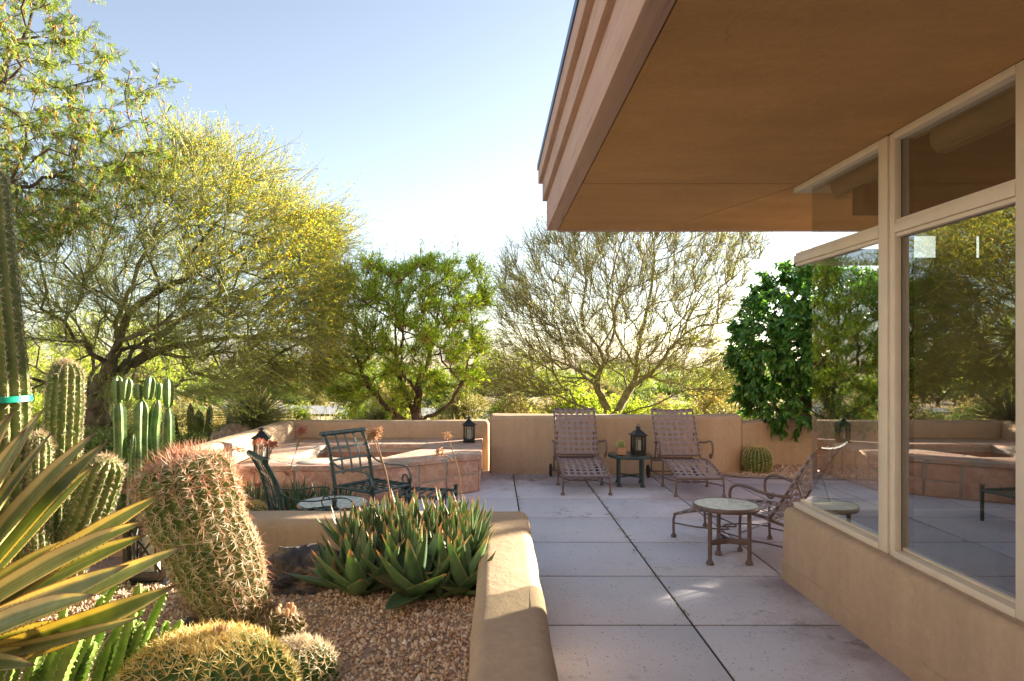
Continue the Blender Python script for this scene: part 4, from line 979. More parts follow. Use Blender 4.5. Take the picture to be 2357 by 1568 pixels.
GB = barrel('golden_barrel_cactus', 'big golden barrel cactus with dense yellow spines beside the spurge stems', (-1.035, 2.5, 0.075), 0.325, 0.505, 28, 0.033, 9, 0.040, 0.0017, M['cactus_barrel'], M['spine_gold'], seed=1)
mb = MB(); g = np.random.default_rng(4)
for i in range(14):
    d = nrm(np.array([g.normal() * .4, g.normal() * .4, 1.0])); p = np.array([0.05, 0.02, 0.512]); leafcards(mb, p[None] + g.normal(size=(1, 3)) * .008, d[None], rdir(1, g), 0.045, .014, g.random())
mb.build('dried_flower', M['flower_dry'], GB)
barrel('golden_barrel_cactus', 'smaller dull spiny barrel half hidden behind the big golden barrel', (-0.825, 2.95, 0.06), 0.17, 0.32, 22, 0.026, 9, 0.035, 0.0011, M['cactus_deep'], M['spine_pale'], seed=2, felt=False)
barrel('golden_barrel_cactus', 'round barrel cactus in the gravel corner by the citrus', (3.62, 9.52, -0.02), 0.195, 0.385, 24, 0.03, 8, 0.026, 0.0016, M['cactus_barrel'], M['spine_gold'], seed=3)
barrel('golden_barrel_cactus', 'small yellow barrel cactus peeking over the planter wall near the green aloes', (-2.16, 6.25, -0.02), 0.15, 0.30, 22, 0.026, 8, 0.035, 0.0014, M['cactus_deep'], M['spine_gold'], seed=4)
# potted cactus on the green table
PT = thing('potted_cactus', 'tiny golden cactus in a square speckled pot on the green table', 'potted cactus', (1.575, 8.58, 0.387), R(12))
mb = MB(); rows = np.array([[(-r_, -r_, z_), (r_, -r_, z_), (r_, r_, z_), (-r_, r_, z_)] for r_, z_ in ((.044, 0), (.050, .004), (.052, .09), (.046, .092), (.044, .075))]).reshape(-1, 3)
mb.add(rows, np.array([[k * 4 + i, k * 4 + (i + 1) % 4, k * 4 + 4 + (i + 1) % 4, k * 4 + 4 + i] for k in range(4) for i in range(4)]), ngons=[[3, 2, 1, 0], [16, 17, 18, 19]]); mb.build('pot', M['ceramic'], PT, sharp=20)
mb = MB(); z, rr = dome(.048, .10); A, Nn, Tg = ribbed(mb, np.c_[z * 0, z * 0, z + .072], rr, 14, .18, 6, sp=.018); mb.build('cactus_body', M['cactus_fence'], PT)
mb = MB(); spines(mb, A, Nn, 7, .016, .0008, .9, .6, .1, 3, .4, 1); tag(mb.build('spine_cover', M['spine_gold'], PT), kind='stuff')

# leaning barrel cactus (red and white hooked spines)
FE = thing('barrel_cactus', 'tall leaning barrel cactus bristling with red and white hooked spines', 'cactus', (-1.24, 3.45, PZ - 0.03))
pp = smoothpath([(-1.235, 3.45, .20), (-1.275, 3.45, .35), (-1.37, 3.46, .565), (-1.475, 3.47, .79), (-1.535, 3.48, .95), (-1.56, 3.48, 1.045), (-1.572, 3.48, 1.09)], 7)
rr = np.interp(np.linspace(0, 1, len(pp)), [0, .15, .35, .6, .76, .87, .94, .98, 1.0], [.125, .155, .20, .23, .224, .185, .13, .065, .004])
pp = np.vstack([pp]); mb = MB(); A, Nn, Tg = ribbed(mb, pp, rr, 23, 0.16, 6, 0.12, 0.040, 0.8, 0.10, seed=3); mb.build('body', M['cactus_olive'], FE, world=True, sharp=75)
mb = MB(); spines(mb, A, Nn, 16, 0.042, 0.0014, 1.0, 0.38, 0.1, 21); tag(mb.build('pale_spine_cover', M['spine_pale'], FE, world=True), kind='stuff')
mb = MB(); spines(mb, A, Nn, 2, 0.062, 0.0013, 0.65, 0.75, 0.8, 22, 0, 1, up=np.array([0.1, 0, -1.0]))
top = A[A[:, 2] > 0.93]; tn = Nn[A[:, 2] > 0.93]; spines(mb, top, tn, 3, 0.07, 0.0014, 0.5, 0.9, 0.3, 23, 0.3, 1.0)
tag(mb.build('red_spine_cover', M['spine_red'], FE, world=True), kind='stuff')
mb = MB(); g = np.random.default_rng(8); low = A[A[:, 2] < 0.42]; spines(mb, low, Nn[A[:, 2] < .42], 6, .09, .0012, 1.0, .3, .6, 25, 0, .5, up=np.array([0, 0, -1.0])); tag(mb.build('dry_spine_cover', plain('dry_spines', (.16, .10, .06), .8), FE, world=True), kind='stuff')

# small clustered cactus
SM = thing('small_cactus', 'small knobbly reddish cactus with dried blooms beside the big barrel', 'cactus', (-0.975, 3.22, PZ - .01))
mb = MB(); z, rr = dome(.082, .185, flat=.6); A, Nn, Tg = ribbed(mb, np.c_[z * .1, z * 0, z], rr, 13, .26, 6, 0, .03, .8, .4); mb.build('body', skin('reddish_skin', (.05, .07, .02), (.10, .08, .03), (.17, .09, .05)), SM, sharp=75)
mb = MB(); spines(mb, A, Nn, 9, .026, .0009, 1, .5, .1, 5, 0, .7); tag(mb.build('spine_cover', M['spine_pale'], SM), kind='stuff')
mb = MB(); g = np.random.default_rng(2)
for i in range(9):
    a = g.uniform(0, 6.28); p = np.array([.018 + .03 * math.cos(a), .03 * math.sin(a), .175]); tube(mb, [p, p + [0.008 * math.cos(a), .008 * math.sin(a), .03], p + [.012 * math.cos(a), .012 * math.sin(a), .045]], [.008, .011, .006], 7, rnd=g.random())
mb.build('dried_bloom', M['flower_dry'], SM)

# columnar cacti
def column(name, label, pts, rads, nr, depth, sp, k, L, sr, mat, smat, group=None, seed=0, cap=0.10, red=0):
    p = smoothpath(pts, 9); t = thing(name, label, 'cactus', tuple(pts[0]), group=group)
    s = np.linspace(0, 1, len(p)); rr = np.interp(s, np.linspace(0, 1, len(rads)), rads)
    ds = np.r_[0, np.cumsum(np.linalg.norm(np.diff(p, axis=0), axis=1))]; x = np.clip((ds[-1] - ds) / cap, 0, 1); e = np.sqrt(np.maximum(1 - (1 - x) ** 2, 0.0008))
    if cap:   # denser samples on the rounded tip
        s2 = np.concatenate([ds[ds < ds[-1] - cap], ds[-1] - cap + cap * (1 - (1 - np.linspace(0, 1, 12)) ** 2)]); p = np.stack([np.interp(s2, ds, p[:, q]) for q in range(3)], -1); rr = np.interp(s2, ds, rr)
        x = np.clip((ds[-1] - s2) / cap, 0, 1); e = np.sqrt(np.maximum(1 - (1 - x) ** 2, 0.0008))
    mb = MB(); A, Nn, Tg = ribbed(mb, p, rr * e, nr, depth, 6, 0, sp, .85, .05, seed=seed, wig=.02); mb.build('body', mat, t, world=True, sharp=75)
    mb = MB(); spines(mb, A, Nn, k, L, sr, 1.0, .55, .1, seed, 0, 1)
    if red: tpm = np.linalg.norm(A - p[-1], axis=1) < red; spines(mb, A[tpm], Nn[tpm], 4, L * 1.5, sr, .6, 1, .1, seed + 1, 0, .3)
    tag(mb.build('spine_cover', smat, t, world=True), kind='stuff'); return t
b2 = PZ - .03
TC = column('columnar_cactus', 'very tall ribbed cactus tied with a green ribbon', [(-2.50, 3.6, b2), (-2.52, 3.6, .8), (-2.53, 3.6, 1.4), (-2.57, 3.6, 2.0), (-2.61, 3.6, 2.58)], [.115, .118, .11, .095, .08], 13, .24, .035, 7, .022, .0011, M['cactus_olive'], M['spine_pale'], seed=11)
mb = MB(); pr = [(.121, -.016), (.123, -.014), (.123, .014), (.121, .016)]; lathe(mb, [(.117, -.016), (.1235, -.015), (.1235, .015), (.117, .016)], 40, Matrix.Translation((-2.53 + 2.50, 0, 1.375 - b2)) @ Matrix.Rotation(R(-3), 4, 'Y')); mb.build('ribbon', M['ribbon'], TC)
column('columnar_cactus', 'stout upright spiny cactus right of the ribboned one', [(-2.50, 3.98, b2), (-2.49, 4.0, .8), (-2.47, 4.0, 1.25), (-2.455, 4.0, 1.57)], [.085, .095, .097, .09], 15, .2, .032, 7, .02, .001, M['cactus_olive'], M['spine_pale'], seed=12, red=.12)
column('columnar_cactus', 'slim spiny cactus between two thick columns behind the agave', [(-2.36, 3.62, b2), (-2.37, 3.62, .7), (-2.36, 3.62, 1.2)], [.05, .06, .055], 12, .2, .03, 7, .02, .001, M['cactus_olive'], M['spine_pale'], seed=13, red=.1)
column('columnar_cactus', 'short ribbed cactus leaning right with a reddish tip', [(-2.40, 3.8, b2), (-2.31, 3.8, .5), (-2.19, 3.8, .80), (-2.10, 3.8, 1.05)], [.075, .105, .108, .10], 15, .18, .034, 7, .02, .001, M['cactus_olive'], M['spine_pale'], seed=14, red=.13)
column('columnar_cactus', 'low spiny column at the foot of the stout cactus', [(-2.62, 3.75, b2), (-2.62, 3.75, .5), (-2.61, 3.75, .88)], [.07, .08, .07], 13, .2, .032, 7, .02, .001, M['cactus_olive'], M['spine_pale'], seed=15, red=.1)

# fence post cactus: smooth few-ribbed stems with newer tips
FP = thing('fence_post_cactus', 'clump of smooth green post cacti with segmented tops behind the planter wall', 'cactus', (-2.65, 5.3, 0.0))
def post(px, Y, y0, y1, wpx, tips, seed):
    r_ = wpx / 2 * Y / F; b = at(px, y0, Y); b[2] = -0.03; tp = at(px, y1, Y); g = np.random.default_rng(seed)
    pth = smoothpath([b, b * .6 + tp * .4 + [g.normal() * .012, 0, 0], b * .25 + tp * .75 + [g.normal() * .012, 0, 0], tp], 10)
    e = np.r_[np.ones(len(pth) - 4), .95, .85, .6, .02]; wv = 1 + .05 * np.sin(np.linspace(0, 14, len(pth)) + seed)
    mb = MB(); A, Nn, Tg = ribbed(mb, pth, r_ * e * wv, 6, .36, 6, 0, .035, .9, .03, seed=seed, phase=seed * .7)
    st = mb.build('stem', M['cactus_fence'], FP, world=True, sharp=70); sp_ = MB(); spines(sp_, A, Nn, 4, .006, .0012, 1, .6, 0, seed); o = sp_.build('spine_dots', M['spine_pale'], st); o.location = -FP.location; tag(o, kind='stuff')
    for (tx, ty0, ty1, tw) in tips:
        a, b_ = at(tx + (px - tx) * .25, ty0 + 3, Y), at(tx, ty1, Y); r2 = tw / 2 * Y / F; s = np.linspace(0, 1, 16); q = a + (b_ - a) * s[:, None]
        rr = r2 * np.interp(s, [0, .1, .35, .7, .88, .96, 1], [.45, .8, 1, 1, .75, .45, .03]); mb = MB(); A, Nn, Tg = ribbed(mb, q, rr, 6, .34, 6, 0, .03, .9, seed=seed + 5, phase=seed * .5 + tx)
        tp_ = mb.build('stem_tip', M['cactus_fence'], FP, world=True, sharp=70); sp_ = MB(); spines(sp_, A, Nn, 4, .006, .0012, 1, .6, 0, seed); o = sp_.build('spine_dots', M['spine_pale'], tp_); o.location = -FP.location; tag(o, kind='stuff')
post(274, 5.3, 1140, 921, 30, [(270, 923, 864, 27), (294, 920, 869, 26), (271, 930, 885, 22)], 1)
post(326, 5.25, 1130, 917, 32, [(316, 917, 882, 23), (346, 917, 864, 28)], 2)
post(362, 5.35, 1140, 917, 25, [(366, 917, 880, 19)], 3)
post(388, 5.2, 1140, 936, 27, [(387, 936, 869, 27)], 4)
post(308, 5.15, 1150, 1000, 14, [], 5); post(343, 5.4, 1150, 990, 15, [], 6)

# pale green spurge stems
SG = thing('candelabra_spurge', 'clump of pale green four-ribbed spurge stems with white wavy edges', 'succulent', (-1.9, 2.5, PZ - .02))
g = np.random.default_rng(17)
tops = [(417, 1426), (381, 1360), (341, 1353), (322, 1343), (271, 1333), (236, 1370), (213, 1451), (169, 1451), (219, 1477), (93, 1519), (198, 1422), (318, 1450), (289, 1420), (149, 1393), (355, 1442), (329, 1430), (385, 1428), (255, 1480), (300, 1500), (130, 1480), (340, 1490), (60, 1470), (275, 1440), (240, 1440), (110, 1440), (30, 1440)]
for i, (tx, ty) in enumerate(tops):
    Yt = 2.45 + .35 * g.random() + (0.15 if ty < 1400 else 0); tp = at(tx, ty, Yt); ln = tp[2] - PZ + .05
    b = tp + np.array([-ln * g.uniform(.18, .38), -ln * .05 + g.normal() * .02, -ln]); mid = (b + tp) / 2 + np.array([-.02 + g.normal() * .015, 0, 0]); L_ = np.linalg.norm(tp - b)
    pth = smoothpath([b, mid, tp], 24); s = np.linspace(0, 1, len(pth)); rr = (.019 + .005 * g.random()) * np.interp(s, [0, .1, .85, .94, .985, 1], [.8, 1, 1, .85, .5, .06]); mb = MB()
    A, Nn, Tg = ribbed(mb, pth, rr, 4, .55, 8, .4, .024, .55, .38, seed=i, phase=g.uniform(0, 1.57))
    st = mb.build('stem', M['spurge'], SG, world=True, sharp=80); sp_ = MB(); spines(sp_, A, Nn, 3, .007, .0011, .8, .8, 0, i, .5, 1); o = sp_.build('spine_rim', M['spine_pale'], st); o.location = -SG.location; tag(o, kind='stuff')

# blade leaves (agave, aloe)
def blade(mb, C, ctrl, T_, up, W, prof, thick, fold, nseg=14, rnd=0.5, teeth=0, tsize=0.004, tm=None):
    s = np.linspace(0, 1, nseg)[:, None]; C, ctrl, T_ = map(lambda q: np.asarray(q, float), (C, ctrl, T_))
    P = (1 - s) ** 2 * C + 2 * s * (1 - s) * ctrl + s ** 2 * T_; T = nrm(np.gradient(P, axis=0))
    side = nrm(np.cross(T, np.asarray(up, float))); nn = np.cross(side, T); w = W / 2 * np.interp(s[:, 0], *prof)
    ut = np.linspace(-1, 1, 9); ub = np.linspace(1, -1, 9)[1:-1]
    top = P[:, None] + side[:, None] * (ut[None, :, None] * w[:, None, None]) + nn[:, None] * (fold * w[:, None] * ut ** 2)[..., None]
    th = thick * np.minimum(1, w / (W / 2) * 1.3) * (1 - s[:, 0] * .6)
    bot = P[:, None] + side[:, None] * (ub[None, :, None] * w[:, None, None]) + nn[:, None] * ((fold * w[:, None] * ub ** 2) - th[:, None] * (1 - ub ** 2))[..., None]
    V = np.concatenate([top, bot], 1); n = V.shape[1]; i = np.arange(n); j = (i + 1) % n; k = np.arange(nseg - 1)[:, None]
    f = np.stack([k * n + i, k * n + j, (k + 1) * n + j, (k + 1) * n + i], -1).reshape(-1, 4)[:, ::-1]
    u = np.concatenate([ut, ub]); mb.add(V.reshape(-1, 3), f, rnd, np.repeat(s[:, 0], n), np.tile(u, nseg), ngons=[list(range(n)), [(nseg - 1) * n + q for q in range(n)][::-1]])
    if teeth and tm is not None:
        st = np.linspace(.1, .93, teeth)
        for sg, idx in ((-1, 0), (1, 8)):
            e = top[:, idx]; p = np.stack([np.interp(st, s[:, 0], e[:, x]) for x in range(3)], -1); sd = np.stack([np.interp(st, s[:, 0], side[:, x]) for x in range(3)], -1) * sg; tt = np.stack([np.interp(st, s[:, 0], T[:, x]) for x in range(3)], -1)
            q = np.stack([p - tt * tsize * .5, p + (sd * .9 + tt * .25) * tsize, p + tt * tsize * .5, p + np.cross(sd, tt) * tsize * .3], 1); o = np.arange(teeth)[:, None] * 4
            tm.add(q.reshape(-1, 3), np.concatenate([o + [0, 1, 2], o + [0, 3, 1], o + [1, 3, 2]]), .5)
def agave_mat():
    m, nt, N, L, bs, out = newmat('striped_agave_leaf')
    u = attr(nt, 'u'); t = attr(nt, 't'); au = math_(nt, 'ABSOLUTE', u)
    wob = math_(nt, 'MULTIPLY', math_(nt, 'SUBTRACT', noise(nt, 5, 3), .5), .22); au2 = math_(nt, 'ADD', au, wob)
    stripe = N.new('ShaderNodeTexNoise'); cmb = N.new('ShaderNodeCombineXYZ'); L.new(math_(nt, 'MULTIPLY', u, 9.0), cmb.inputs[0]); L.new(math_(nt, 'MULTIPLY', t, .8), cmb.inputs[1]); L.new(math_(nt, 'MULTIPLY', attr(nt, 'rnd'), 40), cmb.inputs[2])
    L.new(cmb.outputs[0], stripe.inputs['Vector']); stripe.inputs['Scale'].default_value = 1.0
    green = ramp(nt, stripe.outputs['Fac'], [(.3, (.15, .21, .06)), (.56, (.23, .29, .10)), (.66, (.30, .35, .13)), (.72, (.46, .38, .10))])
    col = mix(nt, ramp(nt, au2, [(.50, (0, 0, 0)), (.66, (1, 1, 1))]), green, (.78, .68, .34))
    col = mix(nt, ramp(nt, au, [(.93, (0, 0, 0)), (.985, (1, 1, 1))]), col, (.40, .20, .08))
    col = mix(nt, ramp(nt, t, [(.93, (0, 0, 0)), (.975, (1, 1, 1))]), col, (.13, .07, .04))
    col = mix(nt, .18, col, ramp(nt, noise(nt, 18, 5), [(.3, (.05, .06, .03)), (.7, (.5, .5, .36))]))
    L.new(col, bs.inputs['Base Color']); bs.inputs['Roughness'].default_value = .42; bs.inputs['Specular IOR Level'].default_value = .4
    tr = N.new('ShaderNodeBsdfTranslucent'); L.new(mix(nt, 1, col, (1.15, 1.1, .62), 'MULTIPLY'), tr.inputs[0]); mx = N.new('ShaderNodeMixShader'); mx.inputs[0].default_value = .38
    L.new(bs.outputs[0], mx.inputs[1]); L.new(tr.outputs[0], mx.inputs[2]); L.new(mx.outputs[0], out.inputs[0]); return m
M['agave'] = agave_mat(); M['tooth'] = plain('agave_tooth', (.28, .13, .06), .6)
AG = thing('variegated_agave', 'large agave with long yellow-edged green leaves filling the lower left', 'agave', (-2.12, 2.5, PZ))
Cc = at(-235, 1560, 2.5); g = np.random.default_rng(23)
lv = [(223, 994, 2.45, .115), (250, 1014, 2.62, .10), (223, 1067, 2.8, .085), (123, 992, 2.6, .085), (104, 937, 2.75, .10), (63, 984, 2.4, .11), (35, 942, 2.5, .11), (378, 1136, 2.62, .10), (336, 1200, 2.55, .10), (178, 1237, 2.72, .085), (338, 1232, 2.7, .11), (429, 1256, 2.38, .105), (347, 1285, 2.55, .09), (298, 1300, 2.25, .11), (409, 1346, 2.3, .10), (219, 1370, 2.1, .10), (337, 1416, 2.2, .065), (180, 1428, 2.5, .10), (83, 1532, 2.05, .09), (60, 1490, 2.3, .09),
      (-60, 900, 2.5, .11), (-160, 880, 2.4, .11), (-280, 900, 2.6, .11), (-420, 980, 2.4, .11), (-560, 1120, 2.5, .11), (-700, 1300, 2.4, .11), (-620, 1420, 2.6, .11), (-100, 1050, 3.0, .10), (60, 1180, 3.1, .10), (-260, 1200, 3.2, .1), (-200, 1000, 2.9, .1), (-10, 1020, 2.55, .11), (150, 1120, 2.9, .09), (-40, 1500, 1.9, .10), (-300, 1500, 1.8, .1)]
prof = ([0, .12, .35, .6, .8, .92, 1], [.62, .72, .95, 1.0, .74, .38, .03])
for i, (tx, ty, Yt, W) in enumerate(lv):
    tip = at(tx, ty, Yt); d = nrm(tip - Cc); b = Cc + d * .05 + np.array([0, 0, g.uniform(-.05, .05)]); L_ = np.linalg.norm(tip - b)
    low = ty > 1240; c = (b + tip) / 2 + np.array([0, 0, (-.035 if low and i % 3 else .06) * L_ + g.normal() * .02]) + np.array([0, -1, 0]) * g.normal() * .05
    ax = nrm(np.array([0.15, -.25, 1.0]) - d * .3); up = nrm(np.array([.05, -.75, .55]) + ax * .25 + g.normal(size=3) * .22)
    mb = MB(); tm = MB(); blade(mb, b, c, tip, up, W, prof, .010, .45, 20, g.random(), 34, .0075, tm); lf = mb.build('leaf', M['agave'], AG, world=True, sharp=70)
    tt = tm.build('thorn_edge', M['tooth'], lf); tt.location = -AG.location; tag(tt, kind='stuff')

def aloe_mat(name, c1, c2, tip):
    m, nt, N, L, bs, out = newmat(name)
    col = ramp(nt, attr(nt, 'rnd'), [(0, c1), (.6, c2), (.95, tuple(x * 1.15 for x in c2)), (1, (.30, .15, .08))])
    col = mix(nt, ramp(nt, math_(nt, 'ADD', attr(nt, 't'), math_(nt, 'MULTIPLY', attr(nt, 'rnd'), .07)), [(.88, (0, 0, 0)), (1.0, (1, 1, 1))]), col, tip)
    col = mix(nt, ramp(nt, math_(nt, 'ABSOLUTE', attr(nt, 'u')), [(.92, (0, 0, 0)), (.98, (1, 1, 1))]), col, (.50, .45, .26))
    col = mix(nt, .28, col, ramp(nt, noise(nt, 22, 4), [(.4, tuple(x * .6 for x in c1)), (.62, (.16, .22, .12))]))
    L.new(col, bs.inputs['Base Color']); bs.inputs['Roughness'].default_value = .4; bs.inputs['Specular IOR Level'].default_value = .4
    tr = N.new('ShaderNodeBsdfTranslucent'); L.new(mix(nt, 1, col, (1.5, 1.5, .5), 'MULTIPLY'), tr.inputs[0]); mx = N.new('ShaderNodeMixShader'); mx.inputs[0].default_value = .3
    L.new(bs.outputs[0], mx.inputs[1]); L.new(tr.outputs[0], mx.inputs[2]); L.new(mx.outputs[0], out.inputs[0]); return m
M['aloe'] = aloe_mat('aloe_leaf', (0.095, 0.185, 0.09), (0.185, 0.305, 0.14), (0.66, 0.33, 0.20))
ap = ([0, .1, .3, .6, .85, .96, 1], [.9, 1, .95, .66, .3, .1, .02])
def rosette(mb, tm, c, n, L, W, g, emin=18, emax=82, lean=(0, 0), teeth=20):
    a0 = g.uniform(0, 6.28)
    for i in range(n):
        q = i / (n - 1); a = a0 + i * 2.4 + g.normal() * .15; el = R(emin + (emax - emin) * q ** .8 + g.normal() * 6); ln = L * (1.0 - .25 * q) * g.uniform(.85, 1.15)
        d = np.array([math.cos(a) * math.cos(el) + lean[0], math.sin(a) * math.cos(el) + lean[1], math.sin(el)]); d = nrm(d); b = np.asarray(c) + np.array([math.cos(a), math.sin(a), 0]) * .02 * (1 - q) + [0, 0, .04 * q]
        up = nrm(np.array([-math.cos(a) * .6, -math.sin(a) * .6, 1.0]) + g.normal(size=3) * .08); tip = b + d * ln + np.array([0, 0, (.10 if q > .25 else -.06) * ln]); ctrl = b + d * ln * .5 + np.array([math.cos(a), math.sin(a), 0]) * (.06 * ln) - np.array([0, 0, .05 * ln])
        blade(mb, b, ctrl, tip, up, W * g.uniform(.85, 1.1) * (1 - .3 * q), ap, min(.014 * W / .06, .02), .38, 12, g.random(), teeth, .0042, tm)
AL = thing('aloe_clump', 'large clump of green aloe rosettes with reddish tips in the planter corner', 'aloe', (-.5, 4.2, PZ))
g = np.random.default_rng(31)
cs = [(-.76, 3.92, .27, .36, .135, 14), (-.44, 3.88, .27, .40, .155, 15), (-.17, 3.93, .27, .34, .125, 13), (-.30, 3.90, .25, .20, .06, 9), (-.60, 4.0, .31, .31, .10, 12), (-.30, 4.02, .32, .31, .10, 12), (-.52, 4.08, .34, .32, .085, 12), (-.9, 4.02, .27, .28, .09, 11), (-.86, 4.12, .28, .30, .07, 11), (-.06 - .12, 4.2, .32, .34, .075, 12)]
for yy, zz, xs_ in ((4.16, .36, np.linspace(-.8, -.25, 5)), (4.29, .40, np.linspace(-.88, -.16, 7)), (4.42, .43, np.linspace(-.84, -.14, 7)), (4.55, .42, np.linspace(-.8, -.15, 6))):
    for x in xs_: cs.append((x + g.normal() * .03, yy + g.normal() * .025, zz + g.normal() * .02, .25 + g.random() * .06, .068, 10))
for (x, y, z, L_, W, n) in cs:
    mb = MB(); tm = MB(); rear = y > 4.1; rosette(mb, tm, (x, y, z), n, L_, W, g, 44 if rear else 13, 80, (0, 0), 22)
    ro = mb.build('rosette', M['aloe'], AL, world=True, sharp=70); tt = tm.build('leaf_teeth', M['spine_pale'], ro); tt.location = -AL.location; tag(tt, kind='stuff')
    if z > .3: st = MB(); tube(st, [(x, y, PZ - .02), (x, y, z + .03)], .02, 7); o = st.build('stem', M['bark_dark'], ro); o.location = -AL.location
def stalk(parent, pts, r, heads, mat, seed, hn=60, hl=.03):
    mb = MB(); g = np.random.default_rng(seed)
    for p in pts: q = smoothpath(p, 6); tube(mb, q, np.linspace(r, r * .55, len(q)), 6)
    st = mb.build('flower_stalk', M['stalk'], parent, world=True); hm = MB()
    for (h, rad, ln) in heads:
        m = hn; a = g.uniform(0, 6.28, m); zz = g.uniform(-.5, .5, m); b = np.asarray(h) + np.stack([np.cos(a) * rad * .25, np.sin(a) * rad * .25, zz * ln], -1); d = np.stack([np.cos(a), np.sin(a), g.uniform(-.5, .7, m)], -1); d = nrm(d + rdir(m, g) * .3)
        Ls = hl * g.uniform(.6, 1.3, m)[:, None]; prisms(hm, np.stack([b, b + d * Ls * .5, b + d * Ls + [0, 0, -.006]], 1), np.repeat([[.0016, .0028, .0018]], m, 0) * (hl / .03), 4, g.random(m), seed=seed)
    o = hm.build('flower_head', mat, st); o.location = -parent.location
stalk(AL, [[at(899, 1150, 4.45), at(890, 1095, 4.45), at(874, 1040, 4.45), at(866, 1000, 4.45)], [at(889, 1095, 4.45), at(878, 1062, 4.45), at(858, 1005, 4.45)]], .0055, [(at(866, 995, 4.45), .05, .055), (at(858, 1003, 4.45), .04, .05)], M['flower_dry'], 3, 90, .035)
stalk(AL, [[at(1061, 1150, 4.4), at(1056, 1090, 4.4), at(1042, 1040, 4.4), at(1031, 1008, 4.4)], [at(1044, 1063, 4.4), at(1030, 1052, 4.4), at(1014, 1044, 4.4)]], .005, [(at(1028, 1003, 4.4), .03, .04), (at(1012, 1040, 4.4), .02, .04)], M['flower_dry'], 4, 60, .028)

AB = thing('aloe_clump', 'bed of blue-green aloes with coral flowers in front of the spa wall', 'aloe', (-2.2, 6.8, 0.0))
M['aloe_blue'] = aloe_mat('blue_aloe_leaf', (0.051, 0.128, 0.076), (0.119, 0.212, 0.119), (0.595, 0.289, 0.170))
g = np.random.default_rng(41)
for i in range(20):
    x = -2.62 + 1.15 * g.random(); y = 6.55 + .6 * g.random(); mb = MB(); tm = MB(); rosette(mb, tm, (x, y, 0.03 + g.random() * .05), 12, .27 + .06 * g.random(), .05, g, 35, 86, (0, 0), 0); mb.build('rosette', M['aloe_blue'], AB, world=True, sharp=70)
for i, (bx, by, hx, hy, Yd, rd_) in enumerate([(628, 1130, 696, 995, 6.8, 0), (586, 1125, 606, 1028, 6.7, 0), (600, 1120, 628, 1018, 6.7, 0), (540, 1130, 541, 1032, 6.8, 1), (512, 1130, 512, 1040, 6.9, 1), (596, 1140, 594, 1117, 6.6, 1), (655, 1130, 664, 1090, 6.7, 1), (575, 1130, 584, 1084, 6.7, 0), (548, 1120, 556, 1036, 6.9, 1)]):
    b, h = at(bx, by + 40, Yd), at(hx, hy, Yd); md = (b + h) / 2 + [g.normal() * .03, 0, 0]; hs = [(h, .04, .05)]; ps = [[b, md, h]]
    if i < 3:
        for q in range(3): h2 = h + [g.normal() * .06, g.normal() * .04, g.uniform(-.03, .05)]; ps.append([md * .45 + h * .55, (md + h2) / 2 + (h - md) * .25, h2]); hs.append((h2, .035, .045))
    stalk(AB, ps, .0045, hs, M['flower_coral'], 50 + i, 46, .03)

# rocks
def rock(name, label, loc, size, mat, seed, flat=.7):
    bm = bmesh.new(); bmesh.ops.create_icosphere(bm, subdivisions=5, radius=1.0)
    from mathutils import noise as mn
    off = Vector((seed * 3.1, seed * 1.7, 0))
    for v in bm.verts:
        c = v.co.copy(); n = mn.noise(c * 1.1 + off) * .45 + mn.noise(c * 2.7 + off) * .2 + mn.noise(c * 5 + off) * .13 + abs(mn.noise(c * 9 + off)) * .17 - abs(mn.noise(c * 17 + off)) * .07
        c *= 1 + n; c = Vector((c.x * size[0], c.y * size[1], c.z * size[2])); v.co = c
    mb = MB(); from_bm(mb, bm); o = mb.build(name, mat, sharp=50); o.location = loc; tag(o, label, 'rock'); return o
rock('rock', 'dark craggy volcanic rock lying behind the leaning barrel cactus', (-1.16, 4.22, PZ + .005), (.31, .25, .17), M['dark_rock'], 3)
rock('rock', 'small grey stump-like rock at the base of the leaning barrel', (-1.45, 3.32, PZ + .01), (.09, .08, .085), M['dark_rock'], 5)
rock('boulder', 'pale pinkish boulder beyond the wall beside the spiky sotol', (-3.92, 10.6, .14), (.40, .34, .36), M['pale_rock'], 8)

# dry leaf bits lying on the planter gravel
g = np.random.default_rng(93); m = 170; q = np.stack([g.uniform(-2.0, -.15, m), g.uniform(2.5, 4.6, m)], -1); mb = MB(); leafcards(mb, np.c_[q, bedz(q[:, 0], q[:, 1]) + .014], nrm(np.c_[g.normal(size=(m, 2)), .3 * g.random(m)]), nrm(rdir(m, g) * .4 + [0, 0, 1]), g.uniform(.02, .06, m), g.uniform(.006, .016, m), g.random(m), .2)
tag(mb.build('dry_litter', leafmat('dry_litter', [(0, (.30, .20, .10)), (.5, (.46, .33, .18)), (1, (.20, .12, .07))], .2)), 'dry leaf bits scattered over the planter gravel', 'fallen leaves', kind='stuff')

